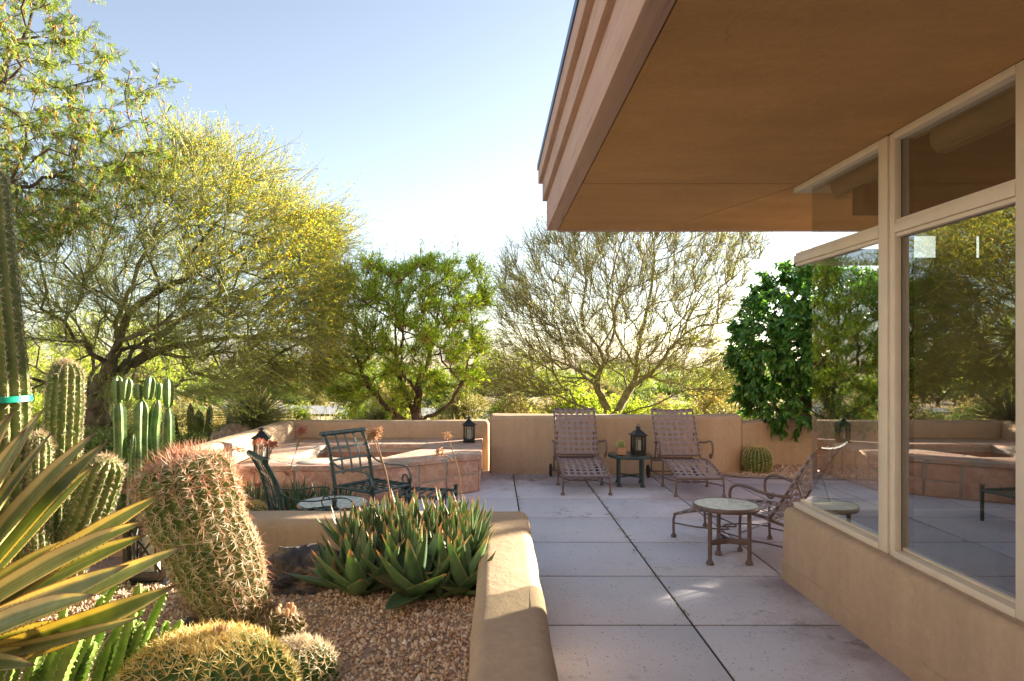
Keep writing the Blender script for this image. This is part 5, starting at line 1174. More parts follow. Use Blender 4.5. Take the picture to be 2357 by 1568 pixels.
# ------------------------------------------------------------------ trees
def grow(trunks, attrs, bf=0.3, seg=0.3, wob=0.06, rtip=0.006, ex=2.3, rmax=None, seed=0, lift=0.4):
    g = np.random.default_rng(seed); cap = 60 + sum(len(t) for t in trunks) * 12 + len(attrs) * 14
    P = np.zeros((cap, 3)); par = np.full(cap, -1, int); pl = np.zeros(cap); n = 0
    for t in trunks:
        q = smoothpath(t, 6); j = -1
        if n: j = int(np.argmin(np.linalg.norm(P[:n] - q[0], axis=1)))
        for k, p in enumerate(q):
            if k == 0 and j >= 0: continue
            P[n] = p + (g.normal(size=3) * wob * .25 if k else 0); par[n] = j; pl[n] = 0 if j < 0 else pl[j] + np.linalg.norm(p - P[j]); j = n; n += 1
    nt0 = n; order = np.argsort(np.linalg.norm(attrs - P[:nt0].mean(0), axis=1))
    for a in attrs[order]:
        d = np.linalg.norm(P[:n] - a, axis=1); c = d + bf * pl[:n]; j = int(np.argmin(c)); dj = d[j]
        if dj < 0.03: continue
        k = min(10, max(1, int(round(dj / seg)))); p0 = P[j]; pd = P[j] - P[par[j]] if par[j] >= 0 else np.array([0, 0, 1.0]); pd = pd / (np.linalg.norm(pd) + 1e-9)
        ctrl = p0 + pd * dj * lift * .5 + (a - p0) * .25; prev = j
        for i in range(1, k + 1):
            s = i / k; p = (1 - s) ** 2 * p0 + 2 * s * (1 - s) * ctrl + s * s * a
            if i < k: p = p + g.normal(size=3) * wob * min(1, dj)
            if n >= cap: break
            P[n] = p; par[n] = prev; pl[n] = pl[prev] + np.linalg.norm(p - P[prev]); prev = n; n += 1
    P, par = P[:n], par[:n]; acc = np.zeros(n); kids = [[] for _ in range(n)]
    for i in range(n):
        if par[i] >= 0: kids[par[i]].append(i)
    for i in range(n - 1, -1, -1):
        if not kids[i]: acc[i] = rtip ** ex
        if par[i] >= 0: acc[par[i]] += acc[i]
    r = acc ** (1 / ex)
    if rmax: r = r * min(1.0, rmax / r.max()) if r.max() > rmax else r * (1 + (rmax / r.max() - 1) * np.clip((r - rtip) / (r.max() - rtip), 0, 1))
    return P, par, r, kids
def limbs(mb, P, par, r, kids, rmin=0.0):
    stack = [i for i in range(len(P)) if par[i] < 0]
    while stack:
        i = stack.pop(); ch = [i] if par[i] < 0 else [par[i], i]; rr = [r[i]] if par[i] < 0 else [min(r[par[i]], r[i] * 1.25), r[i]]; j = i
        while kids[j]:
            ks = sorted(kids[j], key=lambda q: -r[q]); stack += ks[1:]; j = ks[0]; ch.append(j); rr.append(r[j])
        if len(ch) > 1 and max(rr) >= rmin:
            tube(mb, P[ch], np.array(rr), 12 if max(rr) > .08 else 7 if max(rr) > .03 else 5 if max(rr) > .012 else 4, cap=False)
def inside(poly, pts):
    x, y = pts[:, 0], pts[:, 1]; c = np.zeros(len(pts), bool); n = len(poly)
    for i in range(n):
        x1, y1 = poly[i]; x2, y2 = poly[(i + 1) % n]
        h = ((y1 > y) != (y2 > y)) & (x < (x2 - x1) * (y - y1) / (y2 - y1 + 1e-12) + x1); c ^= h
    return c
def edged(poly, pts):
    d = np.full(len(pts), 1e9); n = len(poly); poly = np.asarray(poly, float)
    for i in range(n):
        a, b = poly[i], poly[(i + 1) % n]; ab = b - a; t = np.clip(((pts - a) @ ab) / (ab @ ab), 0, 1); d = np.minimum(d, np.linalg.norm(pts - a - t[:, None] * ab, axis=1))
    return d
def inset(poly, d):
    p = np.asarray(poly, float); c = p.mean(0); v = p - c; return c + v * (1 - d / np.linalg.norm(v, axis=1, keepdims=True)).clip(.3, 1)
def crownpts(poly, Y0, n, thick, g, shell=0.0, dens=None):
    """points in a crown whose outline at depth Y0 is poly (in 2357 px frame); depth swells away from the outline"""
    poly = np.asarray(poly, float); lo, hi = poly.min(0), poly.max(0); out = np.zeros((0, 2))
    while len(out) < n:
        q = g.uniform(lo, hi, (n * 3, 2)); q = q[inside(poly, q)]
        if dens is not None: q = q[g.random(len(q)) < dens(q)]
        out = np.vstack([out, q])
    q = out[:n]; e = edged(poly, q) * Y0 / F; half = np.minimum(thick, 0.25 + np.sqrt(np.maximum(e, 0) * thick * 1.4))
    v = g.uniform(-1, 1, n); v = np.sign(v) * np.abs(v) ** (1 - .6 * shell)
    return np.stack([(q[:, 0] - PX) * Y0 / F, Y0 + v * half, 1.6 - (q[:, 1] - PY) * Y0 / F], -1)
def twigs(base, d, L, S, g, curl=.25, pull=(0, 0, 0)):
    m = len(base); P = [base]; d = nrm(d); st = (L / (S - 1))[:, None]
    for k in range(S - 1):
        d = nrm(d + g.normal(size=(m, 3)) * curl + np.asarray(pull)); P.append(P[-1] + d * st)
    return np.stack(P, 1)
def spawn(P, par, r, kids, per, g, rthr, out_w=.5, centre=None, up=.2, rand=.6):
    """starting points and directions for twigs on thin branches"""
    idx = np.where((r < rthr) & (par >= 0))[0]; idx = np.repeat(idx, per); t = g.random((len(idx), 1)); b = P[par[idx]] * (1 - t) + P[idx] * t
    d = nrm(P[idx] - P[par[idx]]); c = P.mean(0) if centre is None else np.asarray(centre); o = nrm(b - c)
    return b, nrm(d * .8 + o * out_w + rdir(len(idx), g) * rand + np.array([0, 0, up]))
def along(Pt, n, g, lo=.15):
    """n random points per twig, with the local direction"""
    m, S, _ = Pt.shape; t = (lo + (1 - lo) * g.random((m, n))) * (S - 1); k = np.minimum(t.astype(int), S - 2); f = (t - k)[..., None]; i = np.arange(m)[:, None]
    a, b = Pt[i, k], Pt[i, k + 1]; return (a + (b - a) * f).reshape(-1, 3), nrm((b - a).reshape(-1, 3))

M['twig_green'] = leafmat('green_twig', [(0, (.20, .21, .06)), (.5, (.31, .35, .11)), (1, (.46, .42, .20))], .2)
M['twig_bare'] = leafmat('bare_twig', [(0, (.17, .165, .05)), (.5, (.28, .265, .09)), (1, (.42, .34, .17))], .2)
M['leaf_pv'] = leafmat('palo_verde_leaf', [(0, (.24, .34, .05)), (.6, (.40, .50, .10)), (1, (.58, .60, .13))], .5)
M['leaf_mesq'] = leafmat('mesquite_leaf', [(0, (0.090, 0.150, 0.030)), (.55, (0.180, 0.262, 0.053)), (1, (0.300, 0.345, 0.090))], .5)
M['leaf_willow'] = leafmat('narrow_leaf', [(0, (.15, .28, .03)), (.5, (.30, .46, .05)), (1, (.52, .60, .09))], .6)
M['leaf_citrus'] = leafmat('citrus_leaf', [(0, (.045, .14, .03)), (.55, (.085, .25, .05)), (.85, (.16, .36, .06)), (1, (.30, .46, .09))], .42, .28, .6)
M['leaf_shrub'] = leafmat('shrub_leaf', [(0, (.10, .17, .04)), (.5, (.19, .27, .07)), (1, (.34, .38, .14))], .35)
M['leaf_sage'] = leafmat('sage_leaf', [(0, (0.180, 0.180, 0.084)), (.5, (0.324, 0.312, 0.156)), (1, (0.456, 0.420, 0.240))], .35)
M['leaf_yellow'] = leafmat('yellow_bloom', [(0, (0.483, 0.322, 0.017)), (1, (0.759, 0.552, 0.034))], .45, tcol=(1.1, 1.0, .6))
M['catkin'] = leafmat('catkin', [(0, (.40, .22, .07)), (1, (.62, .42, .16))], .35, tcol=(1.1, 1.0, .6))
M['pod'] = leafmat('seed_pod', [(0, (.26, .14, .04)), (1, (.46, .31, .10))], .35, tcol=(1.1, 1.0, .6))
M['grass_dry'] = leafmat('dry_grass', [(0, (.40, .32, .16)), (.5, (.52, .44, .24)), (1, (.32, .34, .14))], .4)
M['sotol'] = leafmat('sotol_leaf', [(0, (.13, .16, .09)), (.5, (.22, .25, .14)), (1, (.36, .36, .22))], .25)
M['skirt'] = plain('dead_leaf_skirt', (.22, .13, .07), .9, var=.4, scale=20)

# --- palo verde with yellow bloom, left
g = np.random.default_rng(101); Y0 = 10.2
root = at(205, 1030, Y0); root[2] = g0(root[0], root[1])
PV = thing('palo_verde_tree', 'wide palo verde tree with dark twisted trunk and yellow bloom, left of centre', 'tree', tuple(root))
A_ = lambda x, y, dy=0: at(x, y, Y0) + np.array([0, dy, 0])
trunks = [[root - [0, 0, .15], A_(222, 965), A_(240, 905, -0.08), A_(262, 855, -0.16), A_(288, 800, -0.23), A_(284, 750, -0.23), A_(240, 715, -0.08), A_(205, 670, 0.16), A_(160, 575, 0.47)],
          [A_(255, 870, -0.12), A_(310, 826, 0.16), A_(380, 795, 0.39), A_(470, 778, 0.70), A_(560, 765, 0.94), A_(660, 750, 1.09)],
          [A_(222, 965), A_(190, 930, 0.23), A_(168, 860, 0.47), A_(205, 790, 0.70), A_(195, 700, 0.94), A_(150, 640, 1.01)],
          [A_(215, 985), A_(150, 920, 0.62), A_(85, 885, 0.78), A_(20, 870, 0.94), A_(-120, 800, 1.1)],
          [A_(288, 800, -0.23), A_(330, 735, -0.47), A_(400, 690, -0.70), A_(500, 655, -0.94), A_(600, 610, -1.09)],
          [A_(275, 838, -0.16), A_(330, 800, -0.78), A_(420, 770, -1.17), A_(540, 740, -1.48), A_(650, 700, -1.56)],
          [A_(240, 905), A_(300, 880, -0.62), A_(400, 868, -1.01), A_(520, 890, -1.25), A_(575, 880, -1.25)],
          [A_(284, 750, -0.23), A_(300, 660, 0.00), A_(330, 560, 0.16), A_(400, 470, 0.16)]]
poly = [(-180, 620), (-60, 540), (90, 470), (220, 400), (330, 330), (410, 285), (470, 275), (520, 305), (560, 335), (640, 345), (665, 385), (700, 440), (770, 470), (815, 500), (822, 545), (785, 600), (800, 680), (815, 760), (800, 845), (745, 910), (660, 930), (560, 945), (470, 925), (380, 880), (300, 850), (230, 860), (140, 930), (40, 990), (-150, 1000), (-220, 800)]
dens = lambda q: np.clip(.5 + (q[:, 0] - 200) / 700, .5, 1) 
poly = inset(poly, 62); at_ = crownpts(poly, Y0, 1250, 1.9, g, .2, dens)
P, par, r, kids = grow(trunks, at_, .22, .28, .055, .0045, 2.25, .18, 1, .7)
mb = MB(); limbs(mb, P, par, r, kids); mb.build('trunk', M['bark_paloverde'], PV, world=True)
b, d = spawn(P, par, r, kids, 9, g, .010, .6, A_(230, 830), .02, .42); Lt = g.uniform(.28, .86, len(b))
low = (b[:, 2] < 2.6) & (b[:, 0] > -6.5)
T1 = twigs(b, d, Lt, 5, g, .16, (0.03, 0, -.03)); mb = MB(); prisms(mb, T1, np.repeat(np.linspace(.0042, .0016, 5)[None], len(T1), 0), 3, g.random(len(T1)))
b2_, d2 = along(T1, 2, g); d2 = nrm(d2 + rdir(len(d2), g) * .55); T2 = twigs(b2_, d2, g.uniform(.12, .36, len(b2_)), 4, g, .2, (0, 0, .0)); prisms(mb, T2, np.repeat(np.linspace(.0027, .0012, 4)[None], len(T2), 0), 3, g.random(len(T2)))
mb.build('twig_mass', M['twig_green'], PV, world=True)
sel = g.random(len(T2)) < .8; lb, ld = along(T2[sel], 7, g); mb = MB(); leafcards(mb, lb, nrm(ld + rdir(len(lb), g) * .8), rdir(len(lb), g), g.uniform(.02, .042, len(lb)), .010, g.random(len(lb))); mb.build('foliage', M['leaf_pv'], PV, world=True)
lb, ld = along(T2, 3, g); c = A_(330, 760); rel = (lb - c); wgt = np.clip((rel[:, 0] * .50 + rel[:, 2] * .36 - .62), 0, 1) * .55 + .02; s = g.random(len(lb)) < wgt; lb = lb[s]
mb = MB(); leafcards(mb, lb, rdir(len(lb), g), rdir(len(lb), g), g.uniform(.02, .034, len(lb)), .02, g.random(len(lb)), .3, .6); mb.build('blossom', M['leaf_yellow'], PV, world=True)

# --- mesquite with catkins, upper left, nearer
g = np.random.default_rng(102); Y0 = 8.2
root = np.array([-7.0, 8.4, 0.0]); root[2] = g0(*root[:2])
MQ = thing('mesquite_tree', 'feathery mesquite full of orange catkins overhanging the upper left corner', 'tree', tuple(root))
A_ = lambda x, y, dy=0: at(x, y, Y0) + np.array([0, dy, 0])
trunks = [[root - [0, 0, .1], (-7.0, 8.3, 1.2), (-6.8, 8.2, 2.2), A_(-80, 480), A_(40, 420, .2), A_(130, 370, .3)], [(-6.8, 8.2, 2.2), A_(-60, 380, -.3), A_(20, 260, -.4), A_(90, 180, -.3)], [(-7, 8.3, 1.8), (-7.6, 8.6, 3), (-8, 8.9, 4.4), (-8.2, 9, 5.5)], [A_(-80, 480), A_(40, 540, -.6), A_(120, 560, -.8)], [A_(-60, 380, -.3), A_(-40, 150, .3), A_(10, 10, .5)]]
poly = [(-420, 560), (-420, -60), (-250, -330), (-60, -350), (60, -160), (140, -20), (175, 45), (195, 75), (215, 130), (235, 150), (345, 158), (352, 175), (290, 205), (240, 240), (300, 268), (378, 268), (390, 310), (370, 350), (300, 420), (290, 470), (250, 530), (200, 500), (130, 560), (70, 530), (30, 600), (-100, 640)]
at_ = crownpts(poly, Y0, 620, 1.4, g, .2)
P, par, r, kids = grow(trunks, at_, .25, .25, .06, .0045, 2.2, .13, 2, .6)
mb = MB(); limbs(mb, P, par, r, kids); mb.build('trunk', M['bark_dark'], MQ, world=True)
b, d = spawn(P, par, r, kids, 4, g, .010, .5, A_(-150, 420), .05, .7); T1 = twigs(b, d, g.uniform(.12, .36, len(b)), 4, g, .25, (0, 0, -.06)); mb = MB(); prisms(mb, T1, np.repeat(np.linspace(.004, .0016, 4)[None], len(T1), 0), 3, g.random(len(T1))); mb.build('twig_mass', M['bark_dark'], MQ, world=True)
fb, fd = along(T1, 4, g, .05); fd = nrm(fd * .5 + rdir(len(fb), g) * .8 + [0, 0, -.15]); FR = twigs(fb, fd, g.uniform(.07, .14, len(fb)), 4, g, .12, (0, 0, -.12))
mb = MB(); prisms(mb, FR, np.full(FR.shape[:2], .0012), 3, .3)
m_ = len(FR); fn = rdir(m_, g); k_ = 7
for k in range(k_):
    t = (k + .6) / k_ * 3; kk = min(int(t), 2); p = FR[:, kk] + (FR[:, kk + 1] - FR[:, kk]) * (t - kk); tg = nrm(FR[:, kk + 1] - FR[:, kk]); sd = nrm(np.cross(tg, fn))
    for sg in (-1, 1): leafcards(mb, p, nrm(sd * sg + tg * .35), fn, .032, .0115, g.random(m_), .1)
mb.build('foliage', M['leaf_mesq'], MQ, world=True)
cb, cd = along(T1, 1, g); s = g.random(len(cb)) < .85; cb = cb[s]; cl = twigs(cb, nrm(rdir(len(cb), g) * .6 + [0, 0, -.8]), g.uniform(.05, .085, len(cb)), 4, g, .15, (0, 0, -.1))
mb = MB(); prisms(mb, cl, np.repeat(np.array([[.006, .0105, .0105, .004]]), len(cl), 0), 5, g.random(len(cl))); mb.build('catkin_cover', M['catkin'], MQ, world=True)

# --- narrow-leaved tree, centre
g = np.random.default_rng(103); Y0 = 11.8
root = at(945, 1000, Y0); root[2] = g0(root[0], root[1])
NW = thing('acacia_tree', 'dense bright green tree with narrow leaves and dark forking trunks, centre', 'tree', tuple(root))
A_ = lambda x, y, dy=0: at(x, y, Y0) + np.array([0, dy, 0])
trunks = [[root - [0, 0, .2], A_(960, 930), A_(965, 880), A_(985, 830, 0.14), A_(1000, 760, 0.28), A_(1010, 690, 0.28)], [A_(945, 985), A_(915, 950, -0.21), A_(880, 915, -0.35), A_(850, 870, -0.49), A_(830, 800, -0.42)], [A_(955, 960), A_(925, 905, 0.35), A_(905, 850, 0.49), A_(900, 760, 0.56), A_(905, 680, 0.42)], [A_(950, 975), A_(1020, 940, -0.28), A_(1060, 890, -0.42), A_(1085, 820, -0.35)], [A_(962, 900), A_(935, 850, -0.56), A_(940, 750, -0.63)]]
poly = [(778, 800), (790, 740), (785, 680), (800, 640), (815, 610), (850, 590), (880, 600), (915, 580), (945, 605), (975, 595), (1005, 572), (1020, 566), (1055, 585), (1090, 590), (1120, 610), (1140, 660), (1135, 720), (1120, 770), (1125, 830), (1095, 870), (1050, 890), (1000, 880), (960, 890), (930, 930), (890, 925), (850, 905), (800, 890), (775, 850)]
poly = [(x + (-60 if x < 900 else 0), y) for x, y in inset([(x, y + (28 if y > 840 else 0)) for x, y in poly], 20)]; at_ = crownpts(poly, Y0, 560, 1.5, g, .3, lambda q: .12 + 1.0 * (np.sin(q[:, 0] * .055 + 1) * np.sin(q[:, 1] * .07) + .5 * np.sin(q[:, 0] * .11) > -.25))
P, par, r, kids = grow(trunks, at_, .25, .28, .05, .005, 2.25, .12, 3, .6)
mb = MB(); limbs(mb, P, par, r, kids); mb.build('trunk', M['bark_dark'], NW, world=True)
b, d = spawn(P, par, r, kids, 7, g, .0125, .6, A_(950, 860), .12, .7); T1 = twigs(b, d, g.uniform(.10, .35, len(b)) * np.where(g.random(len(b)) < .12, 1.9, 1), 4, g, .2, (0, 0, -.05)); mb = MB(); prisms(mb, T1, np.repeat(np.linspace(.0042, .0014, 4)[None], len(T1), 0), 3, g.random(len(T1))); mb.build('twig_mass', M['bark_dark'], NW, world=True)
lb, ld = along(T1, 15, g, .2); mb = MB(); leafcards(mb, lb, nrm(ld * .9 + rdir(len(lb), g) * .75 + [0, 0, .05]), rdir(len(lb), g), g.uniform(.07, .14, len(lb)), g.uniform(.0085, .014, len(lb)), g.random(len(lb)), .15, .4); mb.build('foliage', M['leaf_willow'], NW, world=True)
cb, cd = along(T1, 1, g); cb, cd = along(T1, 2, g); mb = MB(); leafcards(mb, cb, nrm(rdir(len(cb), g) * .35 + [0, 0, -1]), rdir(len(cb), g), g.uniform(.06, .11, len(cb)), .014, g.random(len(cb))); mb.build('pod_cover', M['pod'], NW, world=True)

# --- bare palo verde, right of centre
g = np.random.default_rng(104); Y0 = 15.0
root = at(1420, 1000, Y0); root[2] = g0(root[0], root[1])
BP = thing('palo_verde_tree', 'sparse nearly leafless palo verde with crooked olive branches above the loungers', 'tree', tuple(root))
A_ = lambda x, y, dy=0: at(x, y, Y0) + np.array([0, dy, 0])
trunks = [[root - [0, 0, .2], A_(1395, 940), A_(1372, 880, -.1), A_(1385, 830, -.2), A_(1360, 780, -.3), A_(1335, 745, -.3), A_(1345, 640, -.2), A_(1330, 560, 0)], [A_(1408, 975), A_(1440, 920, .2), A_(1470, 870, .3), A_(1475, 800, .3), A_(1495, 720, .3), A_(1510, 600, .2), A_(1500, 520, 0)], [A_(1455, 895, .25), A_(1500, 850, -.3), A_(1530, 800, -.6), A_(1570, 760, -.9), A_(1640, 745, -1), A_(1700, 700, -1)], [A_(1378, 895, -.1), A_(1330, 850, .6), A_(1270, 830, .9), A_(1230, 860, 1), A_(1180, 880, 1)], [A_(1365, 790, -.3), A_(1300, 800, -.9), A_(1250, 770, -1.3), A_(1200, 690, -1.4)], [A_(1405, 960), A_(1480, 930, -.7), A_(1560, 890, -1.1), A_(1640, 905, -1.3), A_(1700, 930, -1.3)], [A_(1405, 965), A_(1330, 930, -.6), A_(1240, 900, -1), A_(1150, 940, -1.2)], [A_(1535, 795, -.6), A_(1590, 690, .1), A_(1640, 600, .5), A_(1680, 540, .6)], [A_(1472, 850, .3), A_(1430, 750, .8), A_(1430, 620, 1), A_(1440, 520, 1)], [A_(1480, 930, -.7), A_(1560, 960, -1.0), A_(1620, 950, -1.2)]]
poly = [(1060, 935), (1090, 860), (1120, 760), (1105, 680), (1130, 600), (1180, 555), (1240, 525), (1300, 480), (1400, 440), (1500, 430), (1600, 450), (1690, 480), (1755, 540), (1770, 580), (1730, 650), (1700, 720), (1660, 780), (1690, 850), (1715, 900), (1700, 940), (1600, 930), (1500, 900), (1380, 900), (1250, 940), (1150, 955)]
poly = inset(poly, 35); at_ = crownpts(poly, Y0, 1500, 2.4, g, .1)
P, par, r, kids = grow(trunks, at_, .42, .35, .035, .005, 2.2, .13, 4, .9)
mb = MB(); limbs(mb, P, par, r, kids); mb.build('trunk', M['bark_pale'], BP, world=True)
b, d = spawn(P, par, r, kids, 7, g, .009, .5, A_(1420, 880), .12, .6); d = nrm(d + [0, 0, .25]); T1 = twigs(b, d, g.uniform(.25, .8, len(b)), 5, g, .09, (0, 0, .02)); mb = MB(); prisms(mb, T1, np.repeat(np.linspace(.0055, .002, 5)[None], len(T1), 0), 3, g.random(len(T1)))
b2_, d2 = along(T1, 2, g); T2 = twigs(b2_, nrm(d2 + rdir(len(d2), g) * .8), g.uniform(.06, .2, len(b2_)), 3, g, .2); prisms(mb, T2, np.repeat(np.linspace(.0035, .0016, 3)[None], len(T2), 0), 3, g.random(len(T2))); mb.build('twig_mass', M['twig_bare'], BP, world=True)
lb, ld = along(T2, 2, g); s = g.random(len(lb)) < .8; lb = lb[s]; mb = MB(); leafcards(mb, lb, rdir(len(lb), g), rdir(len(lb), g), g.uniform(.022, .045, len(lb)), .013, g.random(len(lb))); mb.build('foliage', M['leaf_pv'], BP, world=True)

# --- citrus
def citrus(label, root, poly=None, Y0=10.5, ctr=None, size=None, seed=0, nl=3400, lobes=None):
    g = np.random.default_rng(seed); root = np.asarray(root, float); root[2] = g0(root[0], root[1])
    t = thing('citrus_tree', label, 'tree', tuple(root))
    if poly is not None: c = crownpts(poly, Y0, 620, 1.0, g, .5)
    else: c = rdir(520, g); c = np.sign(c) * np.abs(c) ** .6; c = c * (g.random((520, 1)) ** .3) * np.array(size) + np.array(ctr)
    mid = c.mean(0); P, par, r, kids = grow([[root - [0, 0, .1], root * .6 + mid * .4 + [0, 0, -.1], root * .2 + mid * .8]], c, .3, .25, .05, .006, 2.2, .09, seed, .5)
    mb = MB(); limbs(mb, P, par, r, kids); mb.build('trunk', M['bark_dark'], t, world=True)
    b, d = spawn(P, par, r, kids, 9 if poly is not None else 17, g, .02, .7, mid, .0, .8); T1 = twigs(b, d, g.uniform(.08, .22, len(b)), 3, g, .2, (0, 0, -.1)); mb = MB(); prisms(mb, T1, np.repeat(np.linspace(.004, .002, 3)[None], len(T1), 0), 3, .5)
    mb.build('twig_mass', M['bark_dark'], t, world=True)
    lb, ld = along(T1, nl, g, .1); o = nrm(lb - mid); dr = nrm(ld * .4 + o * .35 + rdir(len(lb), g) * .65 + [0, 0, -.45]); nn = nrm(o * .7 + rdir(len(lb), g) * .45 + [0, 0, .5])
    mb = MB(); L = g.uniform(.05, .10, len(lb)); s = nrm(np.cross(dr, nn)); u = np.cross(s, dr); W = L * g.uniform(.42, .55, len(lb)); Lc, Wc = L[:, None], W[:, None]
    V = np.stack([lb, lb + dr * Lc * .3 + s * Wc * .46 + u * Wc * .12, lb + dr * Lc * .7 + s * Wc * .36 + u * Wc * .06 - [0, 0, .006], lb + dr * Lc - np.array([0, 0, 1]) * Lc * .12, lb + dr * Lc * .7 - s * Wc * .36 + u * Wc * .06 - [0, 0, .006], lb + dr * Lc * .3 - s * Wc * .46 + u * Wc * .12, lb + dr * Lc * .5], 1)
    o_ = np.arange(len(lb))[:, None] * 7; mb.add(V.reshape(-1, 3), np.concatenate([o_ + q for q in ([0, 1, 6], [1, 2, 6], [2, 3, 6], [3, 4, 6], [4, 5, 6], [5, 0, 6])]), np.repeat(g.random(len(lb)), 7)); mb.build('foliage', M['leaf_citrus'], t, world=True); return t
citrus('dense glossy dark green citrus tree spilling over the low wall', (4.5, 10.9, 0), [(1692, 830), (1690, 790), (1712, 740), (1715, 700), (1745, 665), (1770, 640), (1805, 605), (1850, 612), (1900, 600), (1980, 640), (2050, 700), (2060, 800), (2040, 930), (1960, 980), (1880, 985), (1850, 1005), (1832, 1022), (1815, 985), (1770, 985), (1735, 960), (1715, 900), (1735, 870)], 10.45, seed=5, nl=11)
citrus('unseen glossy citrus tree beyond the house corner, added to shade the patio', (7.4, 11.4, 0), ctr=(7.2, 11.3, 1.6), size=(1.75, 1.1, 1.45), seed=6, nl=9)  # this tree and the next two: out of view, added and sized to shade the patio
citrus('unseen glossy citrus tree far along the low wall, added to shade the patio', (10.2, 11.6, 0), ctr=(10.2, 11.5, 1.72), size=(1.8, 1.2, 1.6), seed=7, nl=9)
citrus('tallest unseen glossy citrus tree at the row end, added to shade the patio', (13.6, 11.4, 0), ctr=(13.6, 11.4, 2.0), size=(1.9, 1.2, 2.0), seed=8, nl=9)

# ------------------------------------------------------------------ shrubs, sotols and desert plants beyond the walls
def hedge(label, ctr, size, seed, mat, n=2600, L=(.03, .055)):
    g = np.random.default_rng(seed); c = np.array(ctr, float); t = thing('hedge_shrub', label, 'shrub', (c[0], c[1], g0(c[0], c[1])))
    d = rdir(160, g); d[:, 2] = np.abs(d[:, 2]); e = c * [1, 1, 0] + [0, 0, g0(c[0], c[1])] + d * (.75 + .25 * g.random((160, 1))) * np.array(size); b = np.repeat((c * [1, 1, 0] + [0, 0, g0(c[0], c[1])])[None], 160, 0) + g.normal(size=(160, 3)) * [.08, .08, .01]
    s = np.linspace(0, 1, 5)[None, :, None]; st = b[:, None] * (1 - s) + e[:, None] * s + g.normal(size=(160, 5, 3)) * .03; mb = MB(); prisms(mb, st, np.repeat(np.linspace(.008, .003, 5)[None], 160, 0), 4, .5); mb.build('stem_mass', M['bark_dark'], t, world=True)
    d = rdir(n, g); d[:, 2] = np.abs(d[:, 2]) * 1.0; lump = 1 + .14 * np.sin(d[:, 0] * 7 + seed) * np.sin(d[:, 1] * 6 + d[:, 2] * 5); p = c * [1, 1, 0] + [0, 0, g0(c[0], c[1])] + d * (.55 + .45 * g.random((n, 1)) ** .4) * lump[:, None] * np.array(size)
    p = np.repeat(p, 4, 0) + g.normal(size=(n * 4, 3)) * .035; dd = np.repeat(d, 4, 0); mb = MB(); leafcards(mb, p, nrm(dd * .5 + rdir(len(p), g)), nrm(dd + rdir(len(p), g) * .6), g.uniform(*L, len(p)), L[0] * .8, g.random(len(p)), .2); mb.build('foliage', mat, t, world=True); return t
hedge('leafy green shrub behind the stout cactus, leftmost of the hedge', (-5.5, 8.6, 0), (.75, .7, .78), 1, M['leaf_shrub'])
hedge('leafy green shrub seen between the post cacti, middle of the hedge', (-4.6, 8.6, 0), (.7, .7, .74), 2, M['leaf_shrub'])
hedge('leafy green shrub at the right end of the hedge by the wall', (-3.95, 8.95, 0), (.52, .55, .62), 3, M['leaf_shrub'])
def sotol(label, x, y, h, L, n, seed):
    g = np.random.default_rng(seed); z = g0(x, y); t = thing('sotol_plant', label, 'sotol', (x, y, z)); mb = MB(); lathe(mb, [(.10, 0), (.15, h * .3), (.17, h * .8), (.08, h)], 14)
    sk = MB(); a = g.uniform(0, 6.28, 260); zz = g.uniform(.05, h, 260); b = np.stack([np.cos(a) * .12, np.sin(a) * .12, zz], -1); leafcards(sk, b, np.stack([np.cos(a) * .35, np.sin(a) * .35, np.full(260, -1.0)], -1), np.stack([np.cos(a), np.sin(a), a * 0], -1), .28, .018, g.random(260)); leafcards(mb, *[q for q in (b, np.stack([np.cos(a) * .35, np.sin(a) * .35, np.full(260, -1.0)], -1), np.stack([np.cos(a), np.sin(a), a * 0], -1))], .25, .02, g.random(260)); mb.build('trunk', M['skirt'], t)
    d = rdir(n * 2, g); d = d[d[:, 2] > -.45][:n]; b = np.repeat([[0, 0, h]], len(d), 0) + d * .05; P = twigs(b, d, L * g.uniform(.75, 1.1, len(d)), 5, g, .03, (0, 0, -.05)); mb = MB(); w_ = np.linspace(1, .1, 5)
    s = nrm(np.cross(d, rdir(len(d), g)))[:, None] * (w_ * .0085)[None, :, None]; V = np.stack([P - s, P + s], 2).reshape(len(d), -1, 3); k = np.arange(4)[:, None] * 2; f = (k + np.array([0, 1, 3, 2]))[None] + np.arange(len(d))[:, None, None] * 10
    mb.add(V.reshape(-1, 3), f.reshape(-1, 4), np.repeat(g.random(len(d)), 10)); mb.build('leaf_cluster', M['sotol'], t); return t
sotol('big spiky round sotol beyond the left wall beside the pale boulder', -3.78, 11.0, .62, .78, 620, 1)
sotol('spiky sotol standing left of the organ pipe cactus under the tree', -6.3, 11.6, .5, .75, 420, 2)
sotol('spiky sotol low behind the wall at the far left hedge', -7.4, 10.3, .45, .75, 420, 3)
sotol('small spiky sotol in the bright grass behind the low wall', -2.1, 13.2, .4, .6, 360, 4)
OP = thing('organ_pipe_cactus', 'cluster of slim organ pipe cactus stems under the palo verde', 'cactus', (-4.85, 11.3, g0(-4.85, 11.3))); g = np.random.default_rng(71)
